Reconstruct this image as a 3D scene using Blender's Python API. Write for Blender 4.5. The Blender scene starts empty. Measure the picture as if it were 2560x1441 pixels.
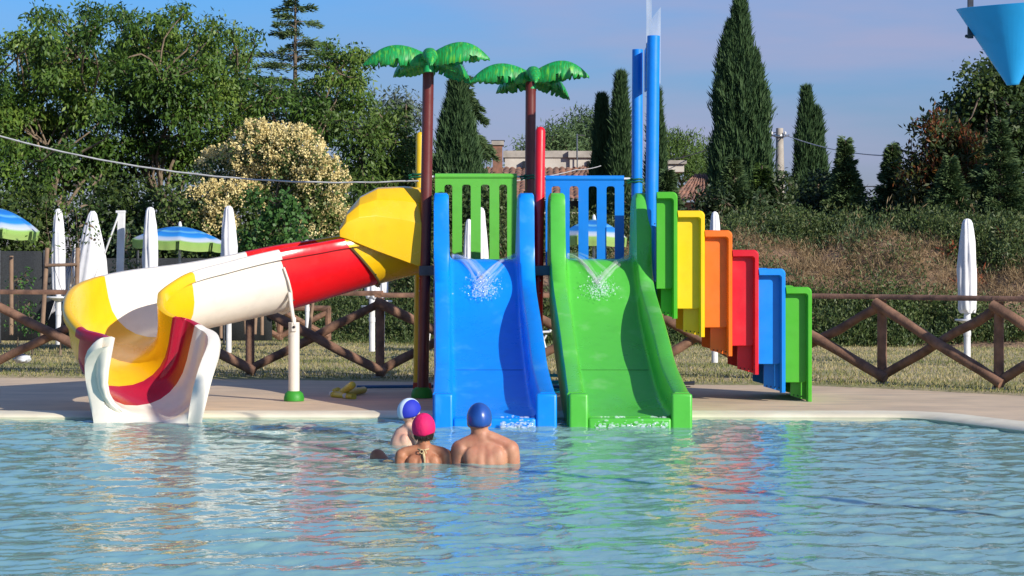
import bpy, bmesh, math, random
import numpy as np
from mathutils import Vector, Matrix
R = math.radians
scene = bpy.context.scene
COL = scene.collection

# ---------------------------------------------------------------- camera, world, sun, exposure
CH = 1.48            # camera height over the water
F = 5450.0           # focal length in photo pixels (2560 wide)
HY = 645.0           # horizon row
cam = bpy.data.cameras.new('camera'); camo = bpy.data.objects.new('camera', cam); COL.objects.link(camo)
camo.location = (0, 0, CH); camo.rotation_euler = (R(90), 0, 0)
cam.sensor_width = 36; cam.lens = 36 * F / 2560
cam.shift_y = -(720.5 - HY) / 2560
cam.clip_end = 2000; cam.clip_start = 0.1
scene.camera = camo
scene.render.resolution_x = 1024; scene.render.resolution_y = 576
SUNV = Vector((1.0, -0.97, 0.60)).normalized()
sun_el = math.asin(SUNV.z); sun_az = math.atan2(SUNV.x, SUNV.y)   # from +Y, clockwise
w = bpy.data.worlds.new('World'); scene.world = w; w.use_nodes = True
nt = w.node_tree; N = nt.nodes; L = nt.links
bg = N['Background']
sky = N.new('ShaderNodeTexSky'); sky.sky_type = 'NISHITA'; sky.sun_disc = False
sky.sun_elevation = sun_el; sky.sun_rotation = sun_az; sky.air_density = 1.3; sky.dust_density = 0.3; sky.ozone_density = 3.0
tc = N.new('ShaderNodeTexCoord')
mp = N.new('ShaderNodeMapping'); mp.inputs['Scale'].default_value = (2.2, 2.2, 13)
mp.inputs['Rotation'].default_value = (0, R(5), 0)
mp.inputs['Location'].default_value = (0.35, 0, 0.9)
no = N.new('ShaderNodeTexNoise'); no.inputs['Scale'].default_value = 1.1; no.inputs['Detail'].default_value = 6; no.inputs['Roughness'].default_value = .5
rp = N.new('ShaderNodeValToRGB'); rp.color_ramp.elements[0].position = .42; rp.color_ramp.elements[1].position = .60
rp.color_ramp.elements[0].color = (0, 0, 0, 1); rp.color_ramp.elements[1].color = (.8, .8, .8, 1)
mx = N.new('ShaderNodeMix'); mx.data_type = 'RGBA'
CLOUD = (3.4, 3.5, 5.2, 1)
mx.inputs[7].default_value = CLOUD
L.new(tc.outputs['Generated'], mp.inputs[0]); L.new(mp.outputs[0], no.inputs['Vector']); L.new(no.outputs[0], rp.inputs[0])
sx_ = N.new('ShaderNodeSeparateXYZ'); L.new(tc.outputs['Generated'], sx_.inputs[0])
side = N.new('ShaderNodeMapRange'); side.inputs[1].default_value = -.16; side.inputs[2].default_value = .06; side.inputs[3].default_value = .18; side.inputs[4].default_value = 1; side.interpolation_type = 'SMOOTHSTEP'; L.new(sx_.outputs[0], side.inputs[0])
cm = N.new('ShaderNodeMath'); cm.operation = 'MULTIPLY'; L.new(rp.outputs[0], cm.inputs[0]); L.new(side.outputs[0], cm.inputs[1]); L.new(cm.outputs[0], mx.inputs[0])
# low in the sky, away from the sun, the air reads deep violet blue
sep = N.new('ShaderNodeSeparateXYZ'); L.new(tc.outputs['Generated'], sep.inputs[0])
el = N.new('ShaderNodeMapRange'); el.inputs[1].default_value = .0; el.inputs[2].default_value = .45; L.new(sep.outputs[2], el.inputs[0])
tn = N.new('ShaderNodeMix'); tn.data_type = 'RGBA'; tn.blend_type = 'MIX'; tn.inputs[6].default_value = (.36, .48, 1.02, 1); tn.inputs[7].default_value = (.60, .85, 1.25, 1)
el2 = N.new('ShaderNodeMapRange'); el2.inputs[1].default_value = .02; el2.inputs[2].default_value = .13; L.new(sep.outputs[2], el2.inputs[0])
tn2 = N.new('ShaderNodeMix'); tn2.data_type = 'RGBA'; tn2.inputs[6].default_value = (.38, .44, .84, 1); L.new(el2.outputs[0], tn2.inputs[0])
tn2.inputs[7].default_value = (.15, .53, 1.20, 1); L.new(tn2.outputs[2], tn.inputs[6])
L.new(el.outputs[0], tn.inputs[0])
mu = N.new('ShaderNodeMix'); mu.data_type = 'RGBA'; mu.blend_type = 'MULTIPLY'; mu.inputs[0].default_value = 1
L.new(sky.outputs[0], mu.inputs[6]); L.new(tn.outputs[2], mu.inputs[7]); L.new(mu.outputs[2], mx.inputs[6])
L.new(mx.outputs[2], bg.inputs[0]); bg.inputs[1].default_value = 0.095
sl = bpy.data.lights.new('sun', 'SUN'); sl.energy = 4.6; sl.angle = R(.5); sl.color = (1, .93, .82)
so = bpy.data.objects.new('sun', sl); COL.objects.link(so); so.location = (30, -30, 20)
so.rotation_euler = (-SUNV).to_track_quat('-Z', 'Y').to_euler()
scene.view_settings.view_transform = 'Standard'; scene.view_settings.look = 'None'
scene.view_settings.gamma = 1; scene.view_settings.exposure = 0.3
cy = scene.cycles
cy.use_denoising = True; cy.max_bounces = 8; cy.diffuse_bounces = 3; cy.glossy_bounces = 4; cy.transmission_bounces = 4
cy.transparent_max_bounces = 12; cy.caustics_reflective = False; cy.caustics_refractive = False; cy.sample_clamp_indirect = 5

# ---------------------------------------------------------------- helpers
def P(px, py, Y):
    """the point at depth Y that shows at photo pixel px, py"""
    return Vector(((px - 1280) / F * Y, Y, CH - (py - HY) / F * Y))
def GY(py, z=.06): return (CH - z) * F / (py - HY)
def org(o):
    v = Vector((0, 0, 0))
    while o is not None:
        v = v + o.location; o = o.parent
    return v
def tag(o, label=None, cat=None, group=None, kind=None):
    if label: o['label'] = label
    if cat: o['category'] = cat
    if group: o['group'] = group
    if kind: o['kind'] = kind
    return o
def thing(name, loc, label, cat, group=None):
    o = bpy.data.objects.new(name, None); COL.objects.link(o); o.location = loc
    return tag(o, label, cat, group)
def setup(me, smooth=40):
    n = len(me.polygons)
    if smooth:
        me.polygons.foreach_set('use_smooth', np.ones(n, bool))
        if smooth < 180: me.set_sharp_from_angle(angle=R(smooth))
def link(name, me, mat, parent=None):
    o = bpy.data.objects.new(name, me); COL.objects.link(o)
    if mat is not None:
        for m in (mat if isinstance(mat, (list, tuple)) else [mat]): me.materials.append(m)
    if parent is not None: o.parent = parent
    return o
class MB:
    def __init__(s): s.v = []; s.f = []; s.m = []; s.mi = 0
    def add(s, vs, fs):
        b = len(s.v); s.v += [tuple(x) for x in vs]
        for f in fs: s.f.append(tuple(b + i for i in f)); s.m.append(s.mi)
        return s
    def box(s, c, size, rot=None, taper=1):
        a, b, d = size[0] / 2, size[1] / 2, size[2] / 2
        vs = [Vector((x * a * (taper if z > 0 else 1), y * b * (taper if z > 0 else 1), z * d)) for z in (-1, 1) for y in (-1, 1) for x in (-1, 1)]
        if rot is not None: vs = [rot @ v for v in vs]
        vs = [v + Vector(c) for v in vs]
        return s.add(vs, [(0, 2, 3, 1), (4, 5, 7, 6), (0, 1, 5, 4), (2, 6, 7, 3), (0, 4, 6, 2), (1, 3, 7, 5)])
    def box2(s, a, b):
        a, b = Vector(a), Vector(b)
        return s.box((a + b) / 2, (abs(b.x - a.x), abs(b.y - a.y), abs(b.z - a.z)))
    def loft(s, rings, closed=True, cap=True):
        n = len(rings[0]); vs = [v for r in rings for v in r]; fs = []
        for i in range(len(rings) - 1):
            for j in range(n if closed else n - 1):
                k = (j + 1) % n
                fs.append((i * n + j, i * n + k, (i + 1) * n + k, (i + 1) * n + j))
        if cap and closed:
            fs.append(tuple(range(n - 1, -1, -1))); fs.append(tuple((len(rings) - 1) * n + j for j in range(n)))
        return s.add(vs, fs)
    def tube(s, pts, r, n=12, cap=True, round_end=False):
        pts = [Vector(p) for p in pts]
        rs = list(r) if isinstance(r, (list, tuple)) else [r] * len(pts)
        if round_end:
            d = (pts[-1] - pts[-2]).normalized(); rr = rs[-1]; q = pts[-1]
            pts[-1] = q - d * rr
            for a in (30, 60, 80): pts.append(q - d * rr * (1 - math.sin(R(a)))); rs.append(rr * math.cos(R(a)))
        up = None; rings = []
        for i, p in enumerate(pts):
            t = (pts[min(i + 1, len(pts) - 1)] - pts[max(i - 1, 0)]).normalized()
            if up is None: up = t.orthogonal().normalized()
            up = (up - t * up.dot(t)).normalized(); sd = t.cross(up)
            rings.append([p + (up * math.cos(2 * math.pi * k / n) + sd * math.sin(2 * math.pi * k / n)) * rs[i] for k in range(n)])
        return s.loft(rings, True, cap)
    def lathe(s, c, prof, n=24, rot=None):
        c = Vector(c); rings = []
        for r, z in prof:
            ring = [Vector((r * math.cos(2 * math.pi * k / n), r * math.sin(2 * math.pi * k / n), z)) for k in range(n)]
            if rot is not None: ring = [rot @ v for v in ring]
            rings.append([v + c for v in ring])
        return s.loft(rings)
    def ball(s, c, r, n=12, m=8, rot=None):
        if not isinstance(r, (tuple, list)): r = (r, r, r)
        rings = []
        for i in range(m + 1):
            a = -math.pi / 2 + math.pi * i / m; ca = max(math.cos(a), .02)
            ring = [Vector((r[0] * ca * math.cos(2 * math.pi * k / n), r[1] * ca * math.sin(2 * math.pi * k / n), r[2] * math.sin(a))) for k in range(n)]
            if rot is not None: ring = [rot @ v for v in ring]
            rings.append([v + Vector(c) for v in ring])
        return s.loft(rings)
    def build(s, name, mat, parent=None, smooth=40, bevel=0, seg=2, solid=0):
        o0 = org(parent) if parent is not None else Vector((0, 0, 0))
        me = bpy.data.meshes.new(name)
        if parent is None:
            # origin at the base centre of the mesh
            A = np.array(s.v); c = Vector(((A[:, 0].min() + A[:, 0].max()) / 2, (A[:, 1].min() + A[:, 1].max()) / 2, A[:, 2].min())); o0 = c
        me.from_pydata([tuple(Vector(v) - o0) for v in s.v], [], s.f)
        bm = bmesh.new(); bm.from_mesh(me); bmesh.ops.recalc_face_normals(bm, faces=bm.faces); bm.to_mesh(me); bm.free()
        if isinstance(mat, (list, tuple)): me.polygons.foreach_set('material_index', np.array(s.m, 'i'))
        setup(me, smooth)
        o = link(name, me, mat, parent)
        if parent is None: o.location = o0
        if solid:
            m = o.modifiers.new('solid', 'SOLIDIFY'); m.thickness = solid; m.offset = 0
        if bevel:
            m = o.modifiers.new('bevel', 'BEVEL'); m.width = bevel; m.segments = seg; m.limit_method = 'ANGLE'; m.angle_limit = R(35)
        return o

# ---------------------------------------------------------------- materials
def newmat(name):
    m = bpy.data.materials.new(name); m.use_nodes = True
    return m, m.node_tree.nodes, m.node_tree.links, m.node_tree.nodes['Principled BSDF']
def noise_mix(Nn, Ll, c1, c2, scale=5, detail=4, lo=.4, hi=.6, vec=None, stretch=None, rough=.5):
    t = Nn.new('ShaderNodeTexNoise'); t.inputs['Scale'].default_value = scale; t.inputs['Detail'].default_value = detail; t.inputs['Roughness'].default_value = rough
    if vec is None:
        tcn = Nn.new('ShaderNodeTexCoord'); vec = tcn.outputs['Object']
    if stretch:
        mpn = Nn.new('ShaderNodeMapping'); mpn.inputs['Scale'].default_value = stretch; Ll.new(vec, mpn.inputs[0]); vec = mpn.outputs[0]
    Ll.new(vec, t.inputs['Vector'])
    r = Nn.new('ShaderNodeMapRange'); r.inputs[1].default_value = lo; r.inputs[2].default_value = hi
    Ll.new(t.outputs[0], r.inputs[0])
    m = Nn.new('ShaderNodeMix'); m.data_type = 'RGBA'
    for i, c in ((6, c1), (7, c2)):
        if hasattr(c, 'links'): Ll.new(c, m.inputs[i])
        else: m.inputs[i].default_value = (*c, 1)
    Ll.new(r.outputs[0], m.inputs[0])
    return m.outputs[2], t.outputs[0]
def bump(Nn, Ll, bs, h, strength=.3, dist=.01):
    b = Nn.new('ShaderNodeBump'); b.inputs['Strength'].default_value = strength; b.inputs['Distance'].default_value = dist
    Ll.new(h, b.inputs['Height']); Ll.new(b.outputs[0], bs.inputs['Normal'])
def mat(name, c1, c2=None, rough=.5, scale=5, lo=.35, hi=.65, stretch=None, bmp=0, bscale=None, metal=0, coat=0, spec=None, detail=4):
    m, Nn, Ll, bs = newmat(name)
    c2 = c2 if c2 is not None else tuple(x * .85 for x in c1)
    col, fac = noise_mix(Nn, Ll, c1, c2, scale, detail, lo, hi, stretch=stretch)
    Ll.new(col, bs.inputs['Base Color'])
    bs.inputs['Roughness'].default_value = rough; bs.inputs['Metallic'].default_value = metal; bs.inputs['Coat Weight'].default_value = coat
    if spec is not None: bs.inputs['Specular IOR Level'].default_value = spec
    if bmp:
        if bscale:
            _, f2 = noise_mix(Nn, Ll, c1, c2, bscale, 4, stretch=stretch); bump(Nn, Ll, bs, f2, bmp)
        else: bump(Nn, Ll, bs, fac, bmp)
    return m
def plastic(name, c, worn=None, rough=.32, wl=.56, wh=.80, coat=0):
    """glass fibre / plastic shell with soft wear and faint orange-peel"""
    m, Nn, Ll, bs = newmat(name)
    worn = worn or tuple(min(1, x * .86 + .015) for x in c)
    col, fac = noise_mix(Nn, Ll, c, worn, 3.2, 5, wl, wh, rough=.6)
    col2, f2 = noise_mix(Nn, Ll, col, tuple(x * .88 for x in c), 9, 5, .5, .85)
    Ll.new(col2, bs.inputs['Base Color'])
    r = Nn.new('ShaderNodeMapRange'); r.inputs[1].default_value = .35; r.inputs[2].default_value = .75; r.inputs[3].default_value = rough * .8; r.inputs[4].default_value = rough * 1.5
    Ll.new(fac, r.inputs[0]); Ll.new(r.outputs[0], bs.inputs['Roughness'])
    _, f3 = noise_mix(Nn, Ll, c, c, 9, 2)
    bump(Nn, Ll, bs, f3, .12, .01); bs.inputs['Coat Weight'].default_value = coat; bs.inputs['Coat Roughness'].default_value = .08
    return m
M = {}
M['blue'] = plastic('slide_blue', (.002, .245, .83), (.06, .35, .84))
M['green'] = plastic('slide_green', (.085, .47, .05), (.20, .54, .17))
M['panel_green'] = plastic('panel_green', (.12, .47, .055))
M['panel_blue'] = plastic('panel_blue', (.006, .21, .72))
M['leafgreen'] = None
M['yellow'] = plastic('shell_yellow', (.84, .49, .008), (.82, .46, .02), rough=.22)
M['red'] = plastic('shell_red', (.72, .008, .012), rough=.2)
M['crimson'] = plastic('shell_crimson', (.42, .010, .035), (.36, .03, .05), rough=.2)
M['white_shell'] = plastic('shell_white', (.82, .76, .66), (.78, .72, .63), rough=.2)
M['orange'] = plastic('step_orange', (.82, .16, .010), rough=.4)
M['step_red'] = plastic('step_red', (.62, .008, .022), rough=.4)
M['step_yellow'] = plastic('step_yellow', (.88, .56, .004), rough=.4)
M['step_green'] = plastic('step_green', (.07, .40, .02), rough=.4)
M['step_blue'] = plastic('step_blue', (.005, .235, .80), rough=.4)
M['trunk_paint'] = plastic('post_brown', (.13, .022, .018), (.10, .02, .018), rough=.35)
M['post_red'] = plastic('post_red', (.68, .006, .018), rough=.35)
M['post_blue'] = plastic('post_blue', (.004, .22, .78), rough=.35)
M['post_yellow'] = plastic('post_yellow', (.75, .50, .01), rough=.35)
M['post_white'] = plastic('post_white', (.72, .67, .58), rough=.35)
M['foot'] = plastic('foot_green', (.03, .27, .02), rough=.6)
M['strap'] = mat('strap_green', (.005, .12, .05), rough=.5)
M['steel'] = mat('galvanised_steel', (.45, .45, .44), (.3, .3, .3), rough=.35, metal=.9, scale=20)
M['dark_steel'] = mat('dark_steel', (.07, .08, .09), (.04, .04, .05), rough=.4, metal=.6, scale=20)
M['bolt'] = mat('bolt', (.06, .05, .05), rough=.4, metal=.5)
M['wood'] = mat('fence_wood', (.27, .145, .09), (.13, .07, .045), rough=.85, scale=2.5, stretch=(3, 3, 3), bmp=.5, bscale=14)
M['stake'] = mat('stake_wood', (.30, .20, .13), (.19, .12, .08), rough=.85, scale=6, bmp=.4, bscale=30)
M['cloth'] = mat('white_cloth', (.76, .76, .78), (.66, .66, .70), rough=.85, scale=4, bmp=.3, bscale=9)
M['white_metal'] = mat('white_metal', (.75, .75, .75), (.6, .6, .6), rough=.4, scale=6)
M['bark'] = mat('bark', (.16, .12, .085), (.07, .052, .038), rough=.95, scale=7, bmp=.6, bscale=20, stretch=(1, 1, .4))
M['pale_bark'] = mat('pale_bark', (.24, .18, .12), (.12, .09, .06), rough=.95, scale=6, bmp=.6, bscale=20)
M['concrete'] = mat('concrete_pole', (.42, .38, .33), (.30, .27, .23), rough=.9, scale=5, bmp=.3, bscale=30)
M['plaster'] = mat('plaster', (.60, .55, .48), (.42, .38, .33), rough=.95, scale=1.2, detail=8, bmp=.2, bscale=15)
M['pink_plaster'] = mat('pink_plaster', (.50, .36, .28), (.40, .29, .23), rough=.95, scale=1.2, detail=8)
M['tile'] = mat('roof_tile', (.30, .15, .10), (.15, .09, .07), rough=.9, scale=3.5, detail=6, bmp=.3, bscale=12)
M['tile_small'] = M['tile']
M['brick'] = mat('chimney_brick', (.30, .14, .09), (.18, .10, .07), rough=.95, scale=9)
M['glass_dark'] = mat('window_dark', (.02, .022, .025), rough=.15)
M['cable'] = mat('cable_white', (.62, .62, .60), (.45, .45, .45), rough=.6, scale=8)
M['black'] = mat('black_rubber', (.02, .02, .022), rough=.6)
M['toy_yellow'] = plastic('toy_yellow', (.62, .50, .05), rough=.4)
M['pole_blue'] = mat('pole_blue', (.02, .12, .28), rough=.35)
M['hose'] = mat('hose_cyan', (.01, .35, .55), rough=.35)
M['bucket'] = plastic('bucket_blue', (.015, .33, .72), rough=.45)
M['net'] = mat('shade_net', (.035, .04, .045), (.018, .02, .022), rough=.95, scale=60)
M['coping'] = mat('coping', (.84, .77, .58), (.70, .63, .47), rough=.6, scale=3, bmp=.1)
M['lounger_blue'] = mat('lounger_fabric', (.01, .12, .45), rough=.8)
M['bag'] = mat('white_plastic_bag', (.7, .74, .8), rough=.4)

def mat_deck():
    m, Nn, Ll, bs = newmat('deck_screed')
    c, f = noise_mix(Nn, Ll, (.70, .53, .35), (.56, .42, .28), 1.1, 6, .35, .65, rough=.6)
    c2, f2 = noise_mix(Nn, Ll, c, (.46, .36, .26), 3.5, 6, .5, .75, stretch=(.35, 1.6, 1))
    c3, f3 = noise_mix(Nn, Ll, c2, (.70, .57, .42), 90, 2, .6, .8)
    Ll.new(c3, bs.inputs['Base Color']); bs.inputs['Roughness'].default_value = .8
    bump(Nn, Ll, bs, f3, .3, .004); return m
M['deck'] = mat_deck()
def mat_lawn():
    m, Nn, Ll, bs = newmat('dry_lawn')
    c, f = noise_mix(Nn, Ll, (.50, .40, .22), (.26, .27, .10), .9, 5, .38, .62, stretch=(.5, 1, 1))
    c2, f2 = noise_mix(Nn, Ll, c, (.58, .47, .29), 14, 5, .45, .75, rough=.7)
    c3, f3 = noise_mix(Nn, Ll, c2, (.06, .085, .02), 55, 4, .55, .8, rough=.7)
    Ll.new(c3, bs.inputs['Base Color']); bs.inputs['Roughness'].default_value = .95
    bump(Nn, Ll, bs, f3, .8, .03); return m
M['lawn'] = mat_lawn()
def mat_bank():
    m, Nn, Ll, bs = newmat('bank_soil')
    c, f = noise_mix(Nn, Ll, (.22, .145, .095), (.36, .235, .155), 1.3, 8, .35, .6, rough=.65)
    c2, f2 = noise_mix(Nn, Ll, c, (.035, .045, .018), 2.3, 8, .52, .62, rough=.7)
    Ll.new(c2, bs.inputs['Base Color']); bs.inputs['Roughness'].default_value = 1
    bump(Nn, Ll, bs, f2, 1, .12); return m
M['bank'] = mat_bank()

def mat_leaf(name, stops, trans=.25, rough=.5):
    """stops: colours picked per leaf by its own random number"""
    m, Nn, Ll, bs = newmat(name)
    at = Nn.new('ShaderNodeAttribute'); at.attribute_name = 'rnd'
    cr = Nn.new('ShaderNodeValToRGB'); e = cr.color_ramp.elements
    while len(e) > 1: e.remove(e[-1])
    e[0].position = 0; e[0].color = (*stops[0], 1)
    for i, c in enumerate(stops[1:]):
        q = e.new((i + 1) / (len(stops) - 1)); q.color = (*c, 1)
    Ll.new(at.outputs['Fac'], cr.inputs[0]); Ll.new(cr.outputs[0], bs.inputs['Base Color'])
    bs.inputs['Roughness'].default_value = rough; bs.inputs['Specular IOR Level'].default_value = .35
    tr = Nn.new('ShaderNodeBsdfTranslucent'); Ll.new(cr.outputs[0], tr.inputs[0])
    ms = Nn.new('ShaderNodeMixShader'); ms.inputs[0].default_value = trans
    Ll.new(bs.outputs[0], ms.inputs[1]); Ll.new(tr.outputs[0], ms.inputs[2])
    Ll.new(ms.outputs[0], Nn['Material Output'].inputs[0]); return m
M['walnut'] = mat_leaf('leaf_walnut', [(.020, .050, .010), (.040, .092, .014), (.072, .145, .020), (.12, .20, .028), (.24, .32, .055)])
M['walnut_y'] = mat_leaf('leaf_walnut_light', [(.035, .075, .015), (.07, .13, .02), (.15, .22, .035)])
M['olive'] = mat_leaf('leaf_olive', [(.05, .085, .035), (.09, .14, .06), (.14, .19, .09)])
M['greyleaf'] = mat_leaf('leaf_grey', [(.07, .10, .075), (.11, .15, .11), (.16, .20, .15)])
M['cypress'] = mat_leaf('leaf_cypress', [(.018, .042, .018), (.032, .07, .026), (.05, .105, .036), (.075, .13, .045)], .12, .7)
M['cedar'] = mat_leaf('leaf_cedar', [(.04, .08, .03), (.075, .13, .045), (.14, .20, .07)], .12, .7)
M['pine'] = mat_leaf('leaf_pine', [(.035, .075, .015), (.07, .13, .022), (.12, .19, .035)], .15, .7)
M['privet'] = mat_leaf('leaf_privet', [(.04, .08, .02), (.08, .13, .03), (.15, .20, .05)])
M['ivy'] = mat_leaf('leaf_ivy', [(.03, .085, .02), (.06, .15, .03), (.09, .20, .045)])
M['blossom'] = mat_leaf('blossom_cream', [(.55, .46, .18), (.82, .68, .32), (.90, .80, .46)], .15, .9)
M['photinia'] = mat_leaf('leaf_photinia', [(.02, .04, .015), (.035, .06, .018), (.06, .08, .02), (.09, .05, .02)], .2)
M['photinia_tip'] = mat_leaf('leaf_photinia_tip', [(.16, .05, .02), (.26, .07, .03), (.20, .11, .03)], .3)
M['darkbroad'] = mat_leaf('leaf_dark_broad', [(.015, .035, .012), (.03, .06, .016), (.06, .10, .02), (.14, .18, .04)])
M['scrub'] = mat_leaf('leaf_scrub', [(.030, .058, .018), (.06, .10, .028), (.11, .15, .045), (.18, .19, .08)])
M['darkscrub'] = mat_leaf('leaf_dark_scrub', [(.014, .030, .012), (.026, .052, .018), (.045, .078, .024), (.08, .11, .03)])
M['dry'] = mat_leaf('dry_stalks', [(.26, .17, .09), (.38, .27, .15), (.52, .40, .24)], .3, .9)
M['rust'] = mat_leaf('rust_weeds', [(.22, .055, .025), (.34, .09, .04)], .2, .9)
M['grass'] = mat_leaf('grass_blades', [(.10, .14, .035), (.24, .25, .08), (.46, .38, .18), (.60, .49, .28)], .3, .9)

# ---------------------------------------------------------------- leaf clouds
def unit(a): return a / np.maximum(np.linalg.norm(a, axis=1, keepdims=True), 1e-9)
def leaf_mesh(name, pos, d, length, width, rnd, mat_, parent, seed=1, nrm=None):
    """one kite-shaped face per leaf: pos base points, d unit directions, length/width arrays"""
    rg = np.random.default_rng(seed); n = len(pos)
    length = np.broadcast_to(length, (n,)).reshape(-1, 1); width = np.broadcast_to(width, (n,)).reshape(-1, 1)
    q = rg.normal(size=(n, 3)) if nrm is None else nrm + .5 * rg.normal(size=(n, 3))
    s = unit(np.cross(d, q))
    nn = np.cross(s, d)
    a = pos; b = pos + d * length * .5 + s * width * .5 + nn * width * .12; c = pos + d * length; e = pos + d * length * .5 - s * width * .5 + nn * width * .12
    V = np.stack([a, b, c, e], 1).reshape(-1, 3) - np.array(org(parent))
    me = bpy.data.meshes.new(name)
    me.vertices.add(4 * n); me.vertices.foreach_set('co', V.astype('f').ravel())
    me.loops.add(4 * n); me.loops.foreach_set('vertex_index', np.arange(4 * n, dtype='i'))
    me.polygons.add(n); me.polygons.foreach_set('loop_start', np.arange(0, 4 * n, 4, dtype='i'))
    at = me.attributes.new('rnd', 'FLOAT', 'FACE'); at.data.foreach_set('value', np.clip(rnd, 0, 1).astype('f'))
    me.update()
    return link(name, me, mat_, parent)
def lobe_clusters(rg, lobes, density, shell=.45):
    """lobes: (centre, (rx,ry,rz)); returns cluster points and outward directions"""
    C, D = [], []
    for c, r in lobes:
        n = max(3, int(density * (r[0] * r[2] + r[0] * r[1] + r[1] * r[2])))
        u = unit(rg.normal(size=(n, 3))); k = rg.random(n) ** shell
        k = k * (1 + .07 * rg.normal(size=n))
        C.append(np.array(c) + u * k[:, None] * np.array(r)); D.append(u)
    return np.concatenate(C), np.concatenate(D)
def broad_crown(name, lobes, mat_, parent, density=60, per=26, crad=.2, ll=.14, lw=.055, droop=.5, seed=1, shell=.45):
    rg = np.random.default_rng(seed)
    C, D = lobe_clusters(rg, lobes, density, shell)
    n = len(C); cr = rg.random(n) * .6 + .4 * (.5 + .5 * np.sin(C[:, 0] * 1.7 + 1.3 * np.sin(C[:, 2] * 2.1 + seed)))
    pos = np.repeat(C, per, 0) + np.clip(rg.normal(size=(n * per, 3)), -1.7, 1.7) * crad * np.array([1, 1, .7])
    d = unit(np.repeat(D, per, 0) * .5 + rg.normal(size=(n * per, 3)) * .7 + np.array([0, 0, -droop]))
    rnd = np.repeat(cr, per) * .65 + rg.random(n * per) * .35
    up = unit(np.repeat(D, per, 0) + np.array([.2, -.3, .8]))
    return leaf_mesh(name, pos, d, ll * (.7 + .6 * rg.random(n * per)), lw * (.7 + .6 * rg.random(n * per)), rnd, mat_, parent, seed + 7, up), C
def bend(a, b, rg, k=.12, n=5):
    a, b = Vector(a), Vector(b); L_ = (b - a).length; pts = []
    off = Vector(rg.normal(size=3)) * L_ * k
    for i in range(n + 1):
        t = i / n; pts.append(a.lerp(b, t) + off * math.sin(math.pi * t) + Vector(rg.normal(size=3)) * L_ * .015 * (0 < i < n))
    return pts
def limbs(name, base, lobes, C, mat_, parent, r0=.16, seed=1, twigs=60, fork=.35):
    rg = np.random.default_rng(seed); mb = MB(); base = Vector(base)
    cen = Vector(np.mean([l[0] for l in lobes], axis=0))
    top = base.lerp(cen, fork); top.z = base.z + (cen.z - base.z) * max(fork, .35)
    mb.tube(bend(base, top, rg, .04), [r0 * (1 - .06 * i) for i in range(6)], 8); r0 = r0 * .72
    big = [Vector(c) for c, r in lobes if r[0] > .4]
    for c, r in lobes:
        if r[0] <= .4 and big:
            c = Vector(c); s0 = min(big, key=lambda q: (q - c).length); mb.tube(bend(s0, c, rg, .08), [.03, .026, .022, .018, .013, .008], 5); continue
        p = bend(top, c, rg, .12); mb.tube(p, [r0 * (.5 if r[0] > .4 else .22) * (1 - .13 * i) for i in range(6)], 6)
        for k in range(3 if r[0] > .4 else 0):
            e = Vector(c) + Vector(unit(rg.normal(size=(1, 3)))[0] * np.array(r) * .8)
            mb.tube(bend(p[3 + k % 2], e, rg, .12), [r0 * .25 * (1 - .14 * i) for i in range(6)], 5)
    if C is not None and len(C):
        idx = rg.choice(len(C), min(twigs, len(C)), replace=False); cs = [Vector(c) for c, r in lobes]
        for i in idx:
            q = Vector(C[i]); nb = min(cs, key=lambda c: (c - q).length)
            mb.tube(bend(q.lerp(nb, .6), q, rg, .1, 3), [.022, .016, .012, .007], 4)
    return mb.build(name, mat_, parent, 60)
def plobes(spec, Y, rng, dy=1.2, sat=0):
    """lobes from (px, py, rx, ry) with a depth spread of their own"""
    out = []; spec = list(spec)
    if sat:
        for s_ in list(spec):
            for _ in range(sat):
                a = rng.uniform(-2.7, -.4); r = rng.uniform(.22, .42); spec.append((s_[0] + s_[2] * math.cos(a) * 1.2, s_[1] + s_[3] * math.sin(a) * 1.2, s_[2] * r * rng.uniform(.8, 1.5), s_[3] * r))
    for s_ in spec:
        px, py, rx, ry = s_[:4]; y = Y + (s_[4] if len(s_) > 4 else rng.normal() * dy)
        p = P(px, py, y); k = y / F
        out.append((tuple(p), (rx * k, max(rx, ry) * k * .85, ry * k)))
    return out
CYN = 5
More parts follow.
